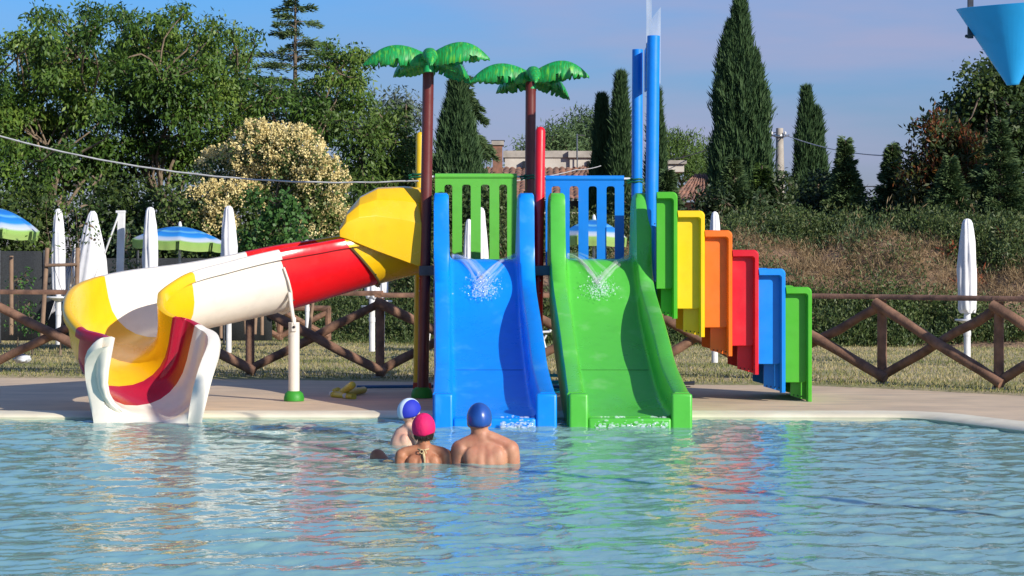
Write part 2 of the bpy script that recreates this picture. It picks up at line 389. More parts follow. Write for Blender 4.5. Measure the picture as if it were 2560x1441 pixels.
def cypress(px, top, base, wpx, Y, label, seed, group=None, mat_='cypress', n=14000, tips=((0, 1.0),), name='cypress_tree', cone=True):
    rg = np.random.default_rng(seed); k = Y / F
    b = P(px, base, Y); z1 = P(px, top, Y).z; H = z1 - b.z; Rm = wpx * k / 2
    t = thing(name, b, label, 'tree', group)
    POS, DIR, RN = [], [], []
    for (ox, hf) in tips:
        m = CYN * n // len(tips); h = rg.random(m) ** .85
        prof = np.interp(h, [0, .15, .35, .55, .70, .85, .94, 1], [.92, 1, .92, .74, .54, .30, .15, .02]) if cone else np.interp(h, [0, .1, .37, .53, .68, .83, .92, .97, 1], [.85, .92, .90, .86, .76, .50, .28, .14, .02]); prof *= 1 + .13 * np.sin(h * 11 + seed + ox * 9) + .09 * np.sin(h * 27 + ox * 15)
        th = rg.random(m) * 2 * math.pi
        strand = .5 + .5 * np.sin(th * 9 + 2.2 * np.sin(h * 9 + seed) + seed) * np.sin(th * 4 - h * 13) + .22 * np.sin(th * 17 + 5 * np.sin(h * 23))
        th0 = th; rr = Rm * (1 if len(tips) == 1 else .72) * (1 + .30 * (np.sin(th * 6 + h * 47 + seed) * np.sin(h * 29 + th * 3) > .72) * rg.random(m)) * prof * (.66 + .32 * strand + .10 * rg.normal(size=m)) * rg.random(m) ** .10
        x = b.x + ox * Rm + rr * np.cos(th); y = b.y + rr * np.sin(th); z = b.z + h * H * hf
        POS.append(np.stack([x, y, z], 1))
        DIR.append(unit(np.stack([np.cos(th) * .35, np.sin(th) * .35, np.ones(m) * 1.3], 1) + rg.normal(size=(m, 3)) * .28))
        RN.append(.2 + .5 * strand + .25 * rg.random(m))
    pos, d, rn = map(np.concatenate, (POS, DIR, RN)); m = len(pos)
    leaf_mesh('crown', pos, d, .12 * (Y / 50) * (.4 + rg.random(m) ** 2 * 2.2), .028 * (Y / 50), rn, M[mat_], t, seed)
    MB().tube([b - Vector((0, 0, .3)), b + Vector((0, 0, H * .5)), b + Vector((tips[0][0] * Rm, 0, H * .9))], [.16, .1, .02], 8).build('trunk', M['bark'], t)
    return t
def conifer(px, top, base, wpx, Y, label, seed, mat_='cedar', tiers=22, droop=.35, ragged=.35, group=None, name='conifer_tree', open_=1.0, leafn=70, lean=0):
    """trunk with tiers of side branches carrying flat needle sprays"""
    rg = np.random.default_rng(seed); k = Y / F
    b = P(px, base, Y); H = P(px, top, Y).z - b.z; Rm = wpx * k / 2
    t = thing(name, b, label, 'tree', group); mb = MB()
    tip = b + Vector((lean, 0, H))
    mb.tube([b - Vector((0, 0, .3)), b.lerp(tip, .5), tip], [.035 * H * .5, .02 * H * .5, .012], 8)
    POS, DIR, RN = [], [], []
    for i in range(tiers):
        h = (i + .5) / tiers; nb = 4 + (i % 2)
        for j in range(nb):
            a = rg.random() * 2 * math.pi; Lb = Rm * ((1 - h) ** 1.05 * (1 - ragged + 2 * ragged * rg.random()) + .03) + .03
            s0 = b.lerp(tip, min(.995, h + rg.normal() * .01))
            dr = Vector((math.cos(a), math.sin(a), 0)); pts = []
            for q in range(6):
                u = q / 5; pts.append(s0 + dr * Lb * u + Vector((0, 0, Lb * (.28 * u - (droop + .28) * u * u))))
            mb.tube(pts, [.018 + .012 * (1 - h), .016, .012, .009, .006, .004], 4, cap=False)
            m = int(leafn * 1.7 * (.2 + Lb / Rm)); u = rg.random(m) ** .6
            ip = np.clip(u * 5, 0, 4.999); i0 = ip.astype(int); fr = (ip - i0)[:, None]
            A = np.array(pts); base_ = A[i0] * (1 - fr) + A[i0 + 1] * fr
            side = np.array([-dr.y, dr.x, 0]); wv = (rg.random(m) - .5) * 2
            sp = Lb * .32 * (1.05 - u) + .04
            pos = base_ + side * (wv * sp)[:, None] + np.stack([np.zeros(m), np.zeros(m), -np.abs(wv) * sp * .4 + rg.normal(size=m) * .03], 1)
            d = unit(np.array(dr) + side * (wv * .8)[:, None] + np.array([0, 0, -droop * .8]) + rg.normal(size=(m, 3)) * .3)
            POS.append(pos); DIR.append(d); RN.append(np.full(m, rg.random()) * .6 + rg.random(m) * .4)
    pos, d, rn = map(np.concatenate, (POS, DIR, RN)); m = len(pos)
    leaf_mesh('crown', pos, d, .12 * (Y / 50) * (.6 + .8 * rg.random(m)), .030 * (Y / 50), rn, M[mat_], t, seed)
    mb.build('trunk', M['bark'], t, 60)
    return t
def bush(name, spec, base, Y, label, cat, m, seed, density=60, per=26, ll=.12, lw=.06, crad=.17, droop=.3, r0=.07, dy=.5, group=None, bark='bark', twigs=30, shell=.45, sat=0):
    rg = np.random.default_rng(seed); b = P(base[0], base[1], Y)
    t = thing(name, b, label, cat, group)
    lobes = plobes(spec, Y, rg, dy, sat)
    o, C = broad_crown('crown', lobes, M[m], t, density, per, crad, ll, lw, droop, seed, shell)
    limbs('trunk', b - Vector((0, 0, .2)), lobes, C, M[bark], t, r0, seed, twigs)
    return t, lobes, C
# ---------------------------------------------------------------- setting: pool, deck, lawn, bank
EDGE = [(-60, 19.93), (3.38, 19.93), (3.56, 19.90), (3.71, 19.80), (3.83, 19.62), (4.34, 18.35), (9.5, 6.0), (9.5, -12)]     # pool edge seen from above
def edge_offset(d):
    """the edge polyline pushed outwards (away from the water) by d"""
    out = []; n = len(EDGE)
    for i, p in enumerate(EDGE):
        ns = []
        for a, b in ((i - 1, i), (i, i + 1)):
            if a >= 0 and b < n:
                v = Vector((EDGE[b][0] - EDGE[a][0], EDGE[b][1] - EDGE[a][1])).normalized(); ns.append(Vector((-v.y, v.x)))
        nv = sum(ns, Vector((0, 0))).normalized(); k = 1 / max(.5, nv.dot(ns[0]))
        out.append((p[0] + nv.x * d * k, p[1] + nv.y * d * k))
    return out
def edge_loft(prof):
    """prof: (offset, z) pairs swept along the pool edge"""
    lines = [[(x, y, z) for x, y in edge_offset(o)] for o, z in prof]
    mb = MB(); mb.loft(lines, closed=False, cap=False); return mb
mb = edge_loft([(-.02, -.6), (-.02, .010), (-.03, .022), (-.012, .040), (.05, .056), (.28, .064)])
tag(mb.build('pool_coping', M['coping'], None, 60), kind='structure')
# the far end of the basin is a shallow shelf, then it deepens
mb = MB(); ys = [-12, 5, 15, 17.5, 18.8, 19.4, 19.95]; zs = [-.62, -.6, -.5, -.44, -.28, -.2, -.12]
mb.loft([[(-62, y, z), (-6, y, z), (0, y, z), (12, y, z)] for y, z in zip(ys, zs)], closed=False)
def mat_poolfloor():
    m, Nn, Ll, bs = newmat('pool_floor')
    c, f = noise_mix(Nn, Ll, (.55, .86, .74), (.68, .90, .78), .6, 4)
    c2, f2 = noise_mix(Nn, Ll, c, (.55, .76, .70), 2.2, 4, .55, .75)
    Ll.new(c2, bs.inputs['Base Color']); bs.inputs['Roughness'].default_value = .8; return m
M['poolfloor'] = mat_poolfloor()
tag(mb.build('pool_floor', M['poolfloor'], None, 180), kind='structure')
def mat_water():
    m, Nn, Ll, bs = newmat('pool_water'); out = Nn['Material Output']; Nn.remove(bs)
    tcn = Nn.new('ShaderNodeTexCoord')
    # fine ripple
    def nz(scale, st):
        mpn = Nn.new('ShaderNodeMapping'); mpn.inputs['Scale'].default_value = st; Ll.new(tcn.outputs['Object'], mpn.inputs[0])
        t = Nn.new('ShaderNodeTexNoise'); t.inputs['Scale'].default_value = scale; t.inputs['Detail'].default_value = 3; t.inputs['Distortion'].default_value = 1.2
        Ll.new(mpn.outputs[0], t.inputs['Vector']); return t.outputs[0]
    b = Nn.new('ShaderNodeBump'); b.inputs['Strength'].default_value = .14; b.inputs['Distance'].default_value = .03
    Ll.new(nz(10, (1, .75, 1)), b.inputs['Height'])
    # imitated caustics: a bright cell net painted into the sheet's see-through tint
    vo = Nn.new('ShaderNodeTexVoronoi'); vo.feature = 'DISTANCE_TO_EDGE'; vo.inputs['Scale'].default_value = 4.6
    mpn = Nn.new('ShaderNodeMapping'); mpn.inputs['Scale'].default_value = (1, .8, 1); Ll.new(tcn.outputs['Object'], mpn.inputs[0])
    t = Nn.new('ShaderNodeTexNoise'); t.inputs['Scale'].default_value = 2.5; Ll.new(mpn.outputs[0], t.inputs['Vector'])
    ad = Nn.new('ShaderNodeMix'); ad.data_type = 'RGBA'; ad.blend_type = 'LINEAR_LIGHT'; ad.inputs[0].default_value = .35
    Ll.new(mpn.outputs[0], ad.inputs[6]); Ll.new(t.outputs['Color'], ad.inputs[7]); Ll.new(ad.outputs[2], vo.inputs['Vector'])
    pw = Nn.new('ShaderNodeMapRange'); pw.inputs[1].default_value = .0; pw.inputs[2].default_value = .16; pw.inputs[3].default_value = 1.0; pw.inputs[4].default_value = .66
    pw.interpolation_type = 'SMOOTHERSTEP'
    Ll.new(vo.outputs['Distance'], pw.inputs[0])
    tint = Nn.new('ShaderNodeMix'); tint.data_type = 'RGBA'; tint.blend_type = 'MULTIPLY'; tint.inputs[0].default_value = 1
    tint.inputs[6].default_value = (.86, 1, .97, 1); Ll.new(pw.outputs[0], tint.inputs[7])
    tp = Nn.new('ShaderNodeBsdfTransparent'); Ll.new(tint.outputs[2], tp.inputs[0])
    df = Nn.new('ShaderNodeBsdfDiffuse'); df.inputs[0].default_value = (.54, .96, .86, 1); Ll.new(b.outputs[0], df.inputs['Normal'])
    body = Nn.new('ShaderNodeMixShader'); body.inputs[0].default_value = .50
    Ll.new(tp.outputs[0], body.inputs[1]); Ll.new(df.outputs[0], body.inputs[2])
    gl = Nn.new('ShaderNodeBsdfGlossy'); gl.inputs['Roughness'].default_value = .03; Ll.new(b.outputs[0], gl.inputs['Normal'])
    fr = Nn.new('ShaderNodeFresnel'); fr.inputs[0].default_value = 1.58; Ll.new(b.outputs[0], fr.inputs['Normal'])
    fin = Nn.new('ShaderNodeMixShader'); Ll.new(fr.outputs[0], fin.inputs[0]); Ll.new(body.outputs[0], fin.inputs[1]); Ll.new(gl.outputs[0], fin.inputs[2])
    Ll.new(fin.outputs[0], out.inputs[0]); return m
M['water'] = mat_water()
def s_long(cy): return cy > 18
def water_height(X, Y):
    rg = np.random.default_rng(11); Z = np.zeros_like(X)
    for i in range(70):
        lam = .10 * (8 ** rg.random() ** 1.5); k = 2 * math.pi / lam; a = rg.normal() * 1.0 + (math.pi / 2 if rg.random() < .75 else 0)
        amp = .0047 * lam ** .95 * (.5 + rg.random()); ph = rg.random() * 6.28
        mod = .6 + .4 * np.sin(X * rg.normal() * .6 + Y * rg.normal() * .5 + ph * 3)
        Z += amp * np.sin(k * (X * math.cos(a) + Y * math.sin(a)) + ph) * mod
    # rings running out from where the slides pour in and from the bathers
    for (cx, cy, s) in ((-.15, 19.0, 1.0), (1.05, 19.0, 1.2), (-3.2, 19.5, .5), (-.195, 15.7, .9), (-.64, 15.7, .7), (-.9, 17.3, .5)):
        r = np.hypot(X - cx, Y - cy); Z += s * .0030 * np.sin(r * 2 * math.pi / .34) * np.exp(-r / (3.2 if s_long(cy) else .8))
    return Z * .9
xs = np.concatenate([np.linspace(-60, -7, 20), np.arange(-6.9, 6.9, .035), np.linspace(7, 12, 25)])
ysw = np.concatenate([np.linspace(-12, 6.5, 30), np.arange(6.6, 19.96, .035)])
X, Y = np.meshgrid(xs, ysw); Z = water_height(X, Y) * np.clip((Y - 6) / 1.5, 0, 1) * np.clip((9 - np.abs(X)) / 2, 0, 1)
me = bpy.data.meshes.new('pool_water'); nx, ny = len(xs), len(ysw)
me.vertices.add(nx * ny); me.vertices.foreach_set('co', np.stack([X, Y, Z], 2).astype('f').ravel())
i = np.arange(nx - 1)[None, :] + (np.arange(ny - 1) * nx)[:, None]; q = np.stack([i, i + 1, i + nx + 1, i + nx], 2).reshape(-1, 4)
me.loops.add(q.size); me.loops.foreach_set('vertex_index', q.astype('i').ravel()); me.polygons.add(len(q)); me.polygons.foreach_set('loop_start', np.arange(0, q.size, 4, dtype='i'))
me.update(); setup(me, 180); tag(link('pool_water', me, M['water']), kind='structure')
# deck: one sheet round the pool
off = edge_offset(.27); mb = MB()
outer = [(-60, 31), (5, 31), (8, 31), (12, 31), (17, 31), (26, 29), (70, 12), (70, -12)]
mb.loft([[(x, y, .058) for x, y in off], [(x, y, .062) for x, y in outer]], closed=False)
tag(mb.build('deck', M['deck'], None, 0), kind='structure')
LAWN = [(-60, 27.2), (-8, 25.95), (-3, 25.3), (0, 24.55), (2, 24.3), (3.3, 24.1), (4.3, 23.3), (5.3, 22.25), (8, 19.3), (14, 13), (30, 2)]
def terrain_h(X, Y):
    """bank behind the lawn"""
    rg = np.random.default_rng(5)
    s = 1 / (1 + np.exp(-(X + 2.2) * 1.1)); foot = 37.2 - 2.2 * s - .25 * np.maximum(X - 3, 0)
    top = .30 + 1.42 * s
    u = np.clip((Y - foot) / 3.4, 0, 1); u = u * u * (3 - 2 * u)
    z = .07 + top * u
    n = np.zeros_like(X)
    for i in range(26):
        lam = .35 * 9 ** rg.random(); a = rg.random() * 6.28; n += .026 * lam ** .8 * np.sin(2 * math.pi / lam * (X * math.cos(a) + Y * math.sin(a)) + rg.random() * 6.28)
    return z + n * np.clip((Y - foot) / 1.2, 0, 1) * .55
mb = MB(); rows = []
for t in (0, .02, .12, .4, 1): rows.append([(x + (0 if t < 1 else x * .2), y + (43 - y) * t, .068 + (.012 if t > 0 else -.02)) for x, y in LAWN])
mb.loft(rows, closed=False); tag(mb.build('lawn', M['lawn'], None, 0), kind='structure')
bx_ = np.concatenate([np.linspace(-60, -13, 12), np.arange(-12, 13, .16), np.linspace(13.5, 60, 14)]); by_ = np.concatenate([np.arange(33.2, 43, .16), np.linspace(44, 90, 18)])
X, Y = np.meshgrid(bx_, by_); Z = terrain_h(X, Y)
Z = np.where(Y < 33.4, Z - .05, Z)
mb = MB(); mb.loft([[tuple(p) for p in row] for row in np.stack([X, Y, Z], 2)], closed=False)
tag(mb.build('hillside', M['bank'], None, 180), kind='structure')
mb = MB(); mb.loft([[(-900, -900, -.9), (900, -900, -.9)], [(-900, 1500, -.9), (900, 1500, -.9)]], closed=False)
tag(mb.build('ground', M['bank'], None, 0), kind='structure')
# blades over the lawn
rg = np.random.default_rng(3); n = 110000
gx = rg.uniform(-11, 11, n); gy = 22.3 + rg.random(n) ** 1.3 * 15
ly = np.interp(gx, [p[0] for p in LAWN], [p[1] for p in LAWN]); ok = (gy > ly + .02); gx, gy, ly = gx[ok], gy[ok], ly[ok]; m = len(gx)
pos = np.stack([gx, gy, np.full(m, .075)], 1); dd = unit(rg.normal(size=(m, 3)) * .5 + np.array([0, 0, 1]))
patch = .5 + .5 * np.sin(gx * 1.1 + 2 * np.sin(gy * .8)) * np.sin(gy * 1.7 + gx * .4)
near = np.clip((gy - ly) / 1.5, 0, 1)
o = leaf_mesh('grass', pos, dd, .030 + .035 * rg.random(m), .010, np.clip(.25 + .5 * patch * near + .35 * rg.normal(size=m) * .6, 0, 1), M['grass'], None, 4)
tag(o, kind='stuff', label='dry mown grass blades over the lawn behind the rail fence', cat='grass')

# ---------------------------------------------------------------- the water playground, one bolted structure
PG = thing('water_playground', P(1350, 1000, 21.9), 'bright coloured play tower with slides, stairs and painted palm tops at the pool edge', 'playground')
def post(name, pxt, yt, pxb, yb, Y, wpx, m, round_=False):
    a = P(pxb, yb, Y); b = P(pxt, yt, Y); r = wpx / F * Y / 2
    mb = MB(); mb.tube([a, b], r, 24, round_end=round_)
    return mb.build(name, m, PG, 50, .004)
Z0 = .062
def foot(px, Y, wpx, parent, z=Z0):
    c = P(px, 900, Y); c.z = z; r = wpx / F * Y / 2
    return MB().lathe(c, [(r, 0), (r * 1.02, r * .3), (r * .9, r * .75), (r * .62, r * .98), (r * .3, r * 1.0)], 24).build('foot', M['foot'], parent, 50)
def pyof(z, Y): return HY + (CH - z) * F / Y
tr1 = post('post', 1071, 172, 1057, pyof(Z0, 22.1), 22.1, 28, M['trunk_paint']); foot(1055, 22.1, 53, tr1)
tr2 = post('post', 1327, 205, 1322, pyof(Z0, 23.1), 23.15, 26, M['trunk_paint'])
pr = post('post', 1351, 317, 1342, pyof(Z0, 22.15), 22.15, 25, M['post_red'], True)
py_ = post('post', 1051, 330, 1044, pyof(Z0, 23.2), 23.2, 22, M['post_yellow'], True)
pbf = post('post', 1634, 90, 1624, pyof(Z0, 21.9), 21.9, 32, M['post_blue'])
pbb = post('post', 1594, 124, 1590, pyof(Z0, 23.2), 23.2, 27, M['post_blue'])
for o, l in ((tr1, 'tall brown palm trunk post with green foot beside the blue slide'), (tr2, 'brown palm trunk post behind the red post'), (pr, 'red round-topped post between the two slides'),
             (py_, 'thin yellow post beside the yellow hood'), (pbf, 'tallest blue post beside the stairs'), (pbb, 'shorter blue post behind the green slide')): o['label'] = l
# small bolts on the posts
def bolts(parent, pts, r=.008, m='bolt'):
    for p in pts: MB().ball(p, r, 8, 5).build('bolt', M[m], parent, 60)
bolts(tr1, [P(1049, 696, 22.04), P(1048, 728, 22.04), P(1050, 670, 22.04)], m='steel')
bolts(pr, [P(1351, 702, 22.09), P(1350, 733, 22.09)], m='steel')
bolts(pbf, [P(1637, 704, 21.8), P(1637, 560, 21.8)], m='steel')

def mat_palm():
    m, Nn, Ll, bs = newmat('palm_leaf_paint')
    uv = Nn.new('ShaderNodeAttribute'); uv.attribute_name = 'uvw'
    c, f = noise_mix(Nn, Ll, (.006, .34, .075), (.02, .20, .03), 3.0, 4, .42, .60, vec=uv.outputs['Vector'], stretch=(16, 1.3, 1))
    c2, f2 = noise_mix(Nn, Ll, c, (.16, .50, .025), 3.0, 3, .55, .74, vec=uv.outputs['Vector'], stretch=(6, .8, 1))
    Ll.new(c2, bs.inputs['Base Color']); bs.inputs['Roughness'].default_value = .45
    bump(Nn, Ll, bs, f, .3, .01); return m
M['palm_leaf'] = mat_palm()
def palm_leaf(c, az, L_, W, rise, drop, parent, seed, fold=.55, tilt=0, twist=0):
    rg = np.random.default_rng(seed); nu, nv = 34, 6
    ca, sa = math.cos(az), math.sin(az); V = []; UV = []
    notch = {}
    for side in (-1, 1):
        for q in rg.choice(np.arange(9, 31), 4, replace=False): notch[(side, int(q))] = .45 + .3 * rg.random()
    for i in range(nu + 1):
        u = i / nu; w_ = W * (math.sin(math.pi * min(1, .10 + .86 * u ** .85)) ** .62) * (1 - .72 * u ** 7)
        r_ = L_ * (u - .06 * u * u) + .03; z_ = rise * math.sin(math.pi * .62 * u) - drop * u ** 2.2
        for j in range(2 * nv + 1):
            v = (j - nv) / nv; side = -1 if v < 0 else 1
            ww = w_ * abs(v)
            if abs(v) > .95 and (side, i) in notch: ww *= notch[(side, i)]
            tw = twist * u
            lx = side * ww * (1 - .35 * abs(v)); lz = -ww * fold * (abs(v) ** 1.2) + lx * math.sin(tw)
            lz += .006 * math.sin(u * 60) * abs(v)
            V.append((c.x + r_ * ca - lx * sa, c.y + r_ * sa + lx * ca, c.z + z_ + lz)); UV.append((u * L_ * 1.6, v, seed * 3.7))
    n = 2 * nv + 1; fs = [(i * n + j, i * n + j + 1, (i + 1) * n + j + 1, (i + 1) * n + j) for i in range(nu) for j in range(n - 1)]
    mb = MB(); mb.add(V, fs); o = mb.build('palm_leaf', M['palm_leaf'], parent, 60, solid=.012)
    at = o.data.attributes.new('uvw', 'FLOAT_VECTOR', 'POINT'); at.data.foreach_set('vector', np.array(UV, 'f').ravel())
    return o
def palm_crown(pxc, pyc, Y, s, seed, lab, azs):
    c = P(pxc, pyc, Y); r = .056 * s
    k = MB().lathe(c + Vector((0, 0, -.10 * s)), [(r * 1.0, -.03), (r * .9, .04 * s), (r * 1.2, .12 * s), (r * .95, .17 * s), (r * .45, .19 * s)], 20).build('palm_crown', M['palm_leaf_plain'], PG, 60)
    k['label'] = lab
    for a, L_, W, ri, dr, fo, tw in azs: palm_leaf(c + Vector((0, 0, .05 * s)), R(a), L_ * s, W * s, ri * s, dr * s, k, seed + int(a) % 97, fo, tw)
    return k
M['palm_leaf_plain'] = plastic('palm_knob', (.012, .36, .10), rough=.3)
AZ = [(183, .66, .20, .17, .27, 1.05, 0), (-4, .62, .20, .20, .24, 1.05, 0), (-84, .42, .12, .10, .24, .8, 0), (128, .60, .19, .04, .22, .9, 0), (48, .62, .19, .05, .30, .9, 0), (90, .5, .16, .1, .3, .8, 0)]
palm_crown(1071, 148, 21.8, 1.0, 3, 'larger green palm top on the taller trunk', AZ)
palm_crown(1328, 192, 23.15, 1.0, 8, 'smaller yellowish green palm top on the shorter trunk', AZ)

# platform
pf = MB()
a = P(1050, 668, 21.75); b = P(1640, 668, 21.75)
pf.box2((-.94, 22.0, 1.30), (1.40, 23.35, 1.40)); pf.build('platform', mat('platform_grey', (.10, .11, .12), (.06, .07, .08), rough=.8, scale=8), PG, bevel=.01)
# barrier panels with slots (built as bars and rails butted together)
def barrier(x0, x1, yt, slots, ys, m, lab):
    Y = 23.2; mb = MB(); t = .016
    A = lambda px, py: P(px, py, Y)
    lo = 668
    top = A(x0, yt).z; sb = A(0, ys).z; bot = 1.44; sl_ = 1.47
    edges = [x0] + [e for s_ in slots for e in s_] + [x1]
    mb.box2((A(x0, 0).x, Y - t, sb), (A(x1, 0).x, Y + t, top))
    for i in range(0, len(edges), 2): mb.box2((A(edges[i], 0).x, Y - t, sl_), (A(edges[i + 1], 0).x, Y + t, sb))
    mb.box2((A(x0, 0).x, Y - t, bot - .1), (A(x1, 0).x, Y + t, sl_))
    # quarter fillets in the top corners of each slot
    for s0, s1 in slots:
        for x, sg in ((s0, 1), (s1, -1)):
            xx = A(x, 0).x; r = .03; pts = [(xx, sb)] + [(xx + sg * (r - r * math.sin(R(q))), sb - (r - r * math.cos(R(q)))) for q in range(0, 91, 15)]
            fr = [Vector((p[0], Y - t + .0005, p[1])) for p in pts]; bk = [Vector((p[0], Y + t - .0005, p[1])) for p in pts]
            mb.loft([fr, bk])
    o = mb.build('barrier', m, PG, 30); o['label'] = lab
    MB().tube([Vector((A(x0, 0).x, Y, top + .016)), Vector((A(x1, 0).x, Y, top + .016))], .030, 16).build('top_rail', m, o, 60)
    MB().tube([Vector((A(x0 - 12, 0).x, Y, top + .012)), Vector((A(x1 + 26, 0).x, Y, top + .012))], .012, 8).build('rail_rod', M['white_metal'], o)
    return o
barrier(1088, 1292, 445, [(1111, 1131), (1155, 1177), (1202, 1224), (1248, 1268)], 462, M['panel_green'], 'green slotted barrier panel behind the blue slide')
barrier(1364, 1560, 450, [(1379, 1401), (1424, 1446), (1471, 1492), (1516, 1537)], 466, M['panel_blue'], 'blue slotted barrier panel behind the green slide')
def strap(px, py, Y, r, parent):
    c = P(px, py, Y); mb = MB()
    for dz in (-.014, .014):
        mb.tube([c + Vector((r * 1.12 * math.cos(q / 12 * 2 * math.pi), r * 1.12 * math.sin(q / 12 * 2 * math.pi), dz + .006 * math.sin(q * 2.1))) for q in range(13)], .010, 6)
    mb.tube([c + Vector((-r * 1.1, -.02, .01)), c + Vector((-r * 1.9, -.03, .0)), c + Vector((-r * 1.7, -.05, -.03)), c + Vector((-r * .8, -r, -.01))], .011, 6)
    return mb.build('strap', M['strap'], parent, 60)
strap(1046, 440, 23.2, .055, py_); strap(1325, 443, 23.15, .056, tr2); strap(1592, 452, 23.2, .058, pbb)

# wide slides -------------------------------------------------
def lerp_tab(tab, x):
    xs_ = [a for a, b in tab]; ys_ = [b for a, b in tab]; return float(np.interp(x, xs_, ys_))
def catmull(P_, n=5):
    out = []; Q = [P_[0]] + list(P_) + [P_[-1]]
    for i in range(1, len(Q) - 2):
        for k in range(n):
            t = k / n; a, b, c, d = [np.array(q, float) for q in Q[i - 1:i + 3]]
            out.append(.5 * ((2 * b) + (-a + c) * t + (2 * a - 5 * b + 4 * c - d) * t * t + (-a + 3 * b - 3 * c + d) * t ** 3))
    out.append(np.array(P_[-1], float)); return out
# stations: wall-top (Y, z), bed (Y, z), bottom of the outer side (Y, z), wall front-face
ST = [((22.40, 2.02), (22.40, 1.45), (22.42, 1.33)),
      ((22.25, 2.115), (22.30, 1.465), (22.32, 1.33)),
      ((22.02, 2.135), (22.20, 1.465), (22.25, 1.30)),
      ((21.89, 2.09), (22.10, 1.462), (22.2, 1.25)),
      ((21.84, 1.82), (21.98, 1.42), (22.1, 1.18)),
      ((21.79, 1.48), (21.78, 1.24), (22.0, 1.05)),
      ((21.60, 1.22), (21.48, .96), (21.7, .80)),
      ((21.25, 1.06), (21.10, .74), (21.2, .52)),
      ((20.80, .89), (20.65, .53), (20.7, .33)),
      ((20.40, .72), (20.25, .36), (20.3, .15)),
      ((20.05, .55), (19.90, .235), (19.95, .04)),
      ((19.65, .42), (19.60, .155), (19.62, -.04)),
      ((19.30, .325), (19.32, .11), (19.32, -.06)),
      ((19.17, .30), (19.18, .085), (19.18, -.06))]
def wide_slide(name, xl, xr, drift, cham, m, lab):
    """xl, xr: outer edges at Y=22; drift per metre towards the camera"""
    sm = catmull([sum(s_, ()) for s_ in ST], 5); mb = MB(); rings = []
    wth = .148
    for s_ in sm:
        (yt, zt), (yb, zb), (yo, zo) = s_[0:2], s_[2:4], s_[4:6]
        def X(x, y): return x + (22 - y) * drift
        sp = .020 * (22.3 - yt) / 3 + .018 * max(0, (19.9 - yt) / .7); wl = X(xl, yt) - sp; wr = X(xr, yt) + sp; bl = X(xl, yb) - sp; br = X(xr, yb) + sp
        ring = [(X(xl, yo) - sp, yo, zo), (wl, yt, zt - .02), (wl + .012, yt, zt), (wl + wth - .02, yt, zt), (wl + wth, yt, zt - .02)]
        f = .05
        for q in range(5):
            t = q / 4; a = R(90 * t)
            ring.append((bl + wth + .015 + f - f * math.cos(a), yb + (yt - yb) * .12 * (1 - t), zb + f - f * math.sin(a) + (zt - zb) * 0))
        for q in range(1, 4): ring.append((bl + wth + .015 + f + (br - bl - 2 * wth - .03 - 2 * f) * q / 4, yb, zb))
        for q in range(5):
            t = q / 4; a = R(90 * (1 - t))
            ring.append((br - wth - .015 - f + f * math.cos(a), yb + (yt - yb) * .12 * t, zb + f - f * math.sin(a)))
        ring += [(wr - wth, yt, zt - .02), (wr - wth + .02, yt, zt), (wr - .012, yt, zt), (wr, yt, zt - .02), (X(xr, yo) + sp, yo, zo)]
        rings.append([Vector(v) for v in ring])
    mb.loft(rings)
    o = mb.build(name, m, PG, 50); o['label'] = lab
    # exit block: two cheeks and a lip
    y1 = 19.168; y0 = 19.03; X_ = lambda x: x + (22 - 19.1) * drift
    e = MB(); L0, R0 = X_(xl) - .030, X_(xr) + .045
    e.box2((L0, y0, -.25), (L0 + .168, y1, .292)); e.box2((R0 - .182, y0, -.25), (R0, y1, .292))
    e.box2((L0 + .168, y0 + .004, -.25), (R0 - .182, y1, .078))
    e.build('slide_lip', m, o, 40, .022, 3)
    # joint line across the bed and the cheeks
    j = MB(); yb, zb = 20.42, .43
    xa, xb = xl + (22 - yb) * drift + .16, xr + (22 - yb) * drift - .16
    j.box2((xa, yb - .004, zb - .02), (xb, yb + .004, zb + .002)); 
    j.build('seam', mat('seam', tuple(.3 * x for x in cham)), o)
    return o

sb_ = wide_slide('slide', -.787, .214, .046, (.003, .16, .6), M['blue'], 'wide blue slide with water running down it')
sg_ = wide_slide('slide', .383, 1.385, .050, (.05, .3, .04), M['green'], 'wide green slide with water running down it')

